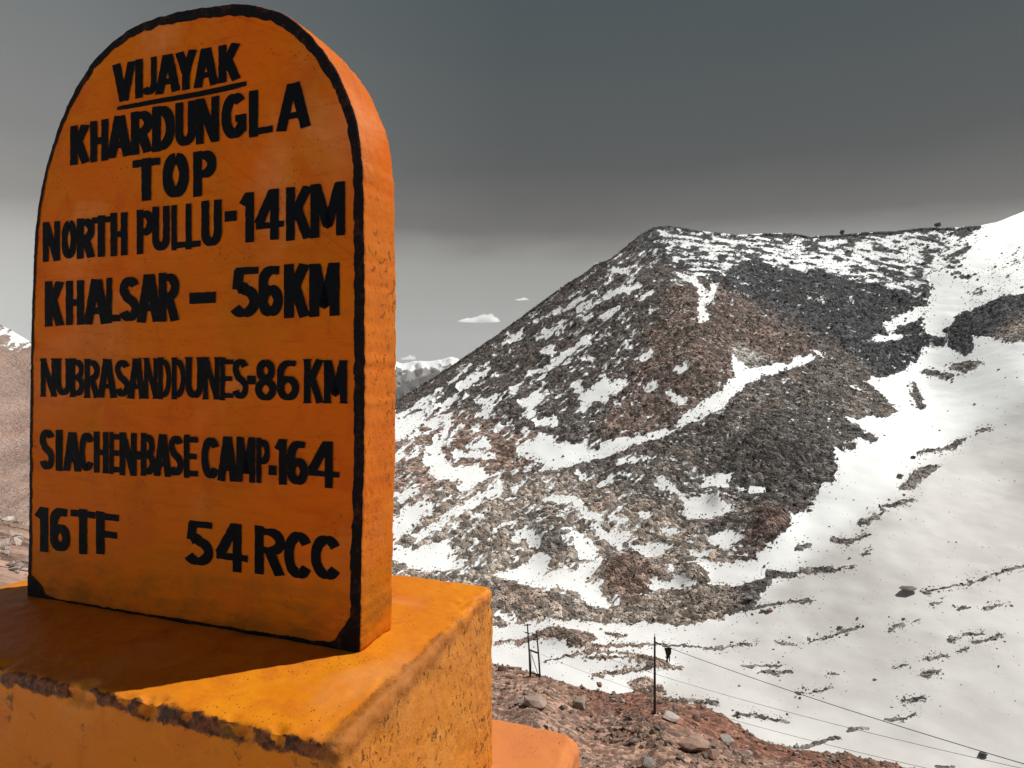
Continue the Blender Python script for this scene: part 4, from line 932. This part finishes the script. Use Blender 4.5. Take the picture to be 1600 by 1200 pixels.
# frayed cloth hung up on the cable near the pole
bm = bmesh.new(); rows = 9
for st in range(7):
    prev = None; sx_ = (st-3)*0.10; ph = random.uniform(0, 6); ln = random.uniform(0.75, 1.45)
    for k in range(rows):
        f = k/(rows-1); w = 0.13*(1-0.65*f); xo = sx_*(1-0.45*f)+0.08*math.sin(ph+f*5)-0.12*f; yo = 0.10*math.cos(ph+f*4)
        a = bm.verts.new((xo-w, yo, -f*ln)); b_ = bm.verts.new((xo+w, yo+0.06*math.sin(ph+k), -f*ln))
        if prev: bm.faces.new((prev[0], prev[1], b_, a))
        prev = (a, b_)
bmesh.ops.solidify(bm, geom=bm.faces[:], thickness=0.02)
me = bpy.data.meshes.new('torn_cloth'); bm.to_mesh(me); bm.free()
tcloth = NT('dark_cloth'); tcloth.base(tcloth.mix(tcloth.noise(4, 3), (0.03, 0.032, 0.03), (0.11, 0.10, 0.085))); tcloth.rough(0.95)
o = link('torn_cloth', me, tcloth.m); pc = W(1045, 1012, Dp-1.2); o.location = pc; o.scale = (0.72, 0.72, 0.92)
tag(o, 'dark frayed cloth hanging from the thickest cable beside the single pole', 'cloth')

# ---------------------------------------------------------------- clouds
tcl = NT('cloud_white'); tcl.t.nodes.remove(tcl.p)
vp = tcl.n('ShaderNodeVolumePrincipled'); vp.inputs['Color'].default_value = (1, 1, 1, 1); vp.inputs['Density'].default_value = 0.03; vp.inputs['Anisotropy'].default_value = 0.3
dn = tcl.math('MULTIPLY', tcl.step(tcl.noise(0.012, 4, 0.6), 0.36, 0.58), 0.045); tcl.set(vp.inputs['Density'], dn)
tcl.t.links.new(vp.outputs[0], tcl.out.inputs['Volume'])
def cloud(px0, px1, y, h, D, label, seed, n=9):
    r = random.Random(seed); Vs, Fs, off = [], [], 0
    bm0 = bmesh.new(); bmesh.ops.create_icosphere(bm0, subdivisions=3, radius=1); bm0.verts.index_update()
    sv = np.array([v.co[:] for v in bm0.verts]); sf = np.array([[v.index for v in f.verts] for f in bm0.faces]); bm0.free()
    bm = bmesh.new()
    c0 = W((px0+px1)/2, y, D); hw_ = (px1-px0)/2/F*D; hh = h/F*D
    bmesh.ops.create_icosphere(bm, subdivisions=5, radius=1)
    for v in bm.verts:
        p = np.array(v.co[:]); xn = p[0]
        prof = float(np.interp(xn, [-1,-.65,-.4,-.1,.1,.3,.55,.8,1], [.2,.42,.46,.55,.8,1.0,.95,.8,.5]))
        dsp = 1+1.3*(float(fbm(np.array([p*3.6]), seed, 4)[0])-0.5)
        v.co = (p[0]*hw_*(1+0.3*(dsp-1)), p[1]*hw_*0.5, (p[2]*hh*prof*dsp if p[2] > 0 else p[2]*hh*0.16*dsp))
    me = bpy.data.meshes.new('cloud'); bm.to_mesh(me); bm.free()
    o = link('cloud', me, tcl.m); o.location = c0; return tag(o, label, 'cloud')
cloud(717, 781, 502, 12, 9000, 'small bright white cloud low in the grey sky left of the mountain', 3)
cloud(804, 826, 468.5, 4, 9000, 'tiny faint wisp of cloud up and right of the bright white cloud', 8)
cloud(626, 650, 561, 7, 9000, 'low white cloud puff over the distant snow peaks beside the stone', 12)

# ---------------------------------------------------------------- haze
x0, x1, y0_, y1_, z0_, z1_ = -9000, 9000, -700, 8300, -1800, 420
bm = bmesh.new(); bmesh.ops.create_cube(bm, size=1)
for v in bm.verts: v.co = (x0 if v.co.x < 0 else x1, y0_ if v.co.y < 0 else y1_, z0_ if v.co.z < 0 else z1_)
me = bpy.data.meshes.new('haze'); bm.to_mesh(me); bm.free()
th = NT('haze_air'); th.t.nodes.remove(th.p)
hv = th.n('ShaderNodeVolumePrincipled'); hv.inputs['Color'].default_value = (0.9, 0.92, 0.95, 1); hv.inputs['Density'].default_value = 3.6e-5; hv.inputs['Anisotropy'].default_value = 0.2
th.t.links.new(hv.outputs[0], th.out.inputs['Volume'])
tag(link('haze', me, th.m), kind='stuff')
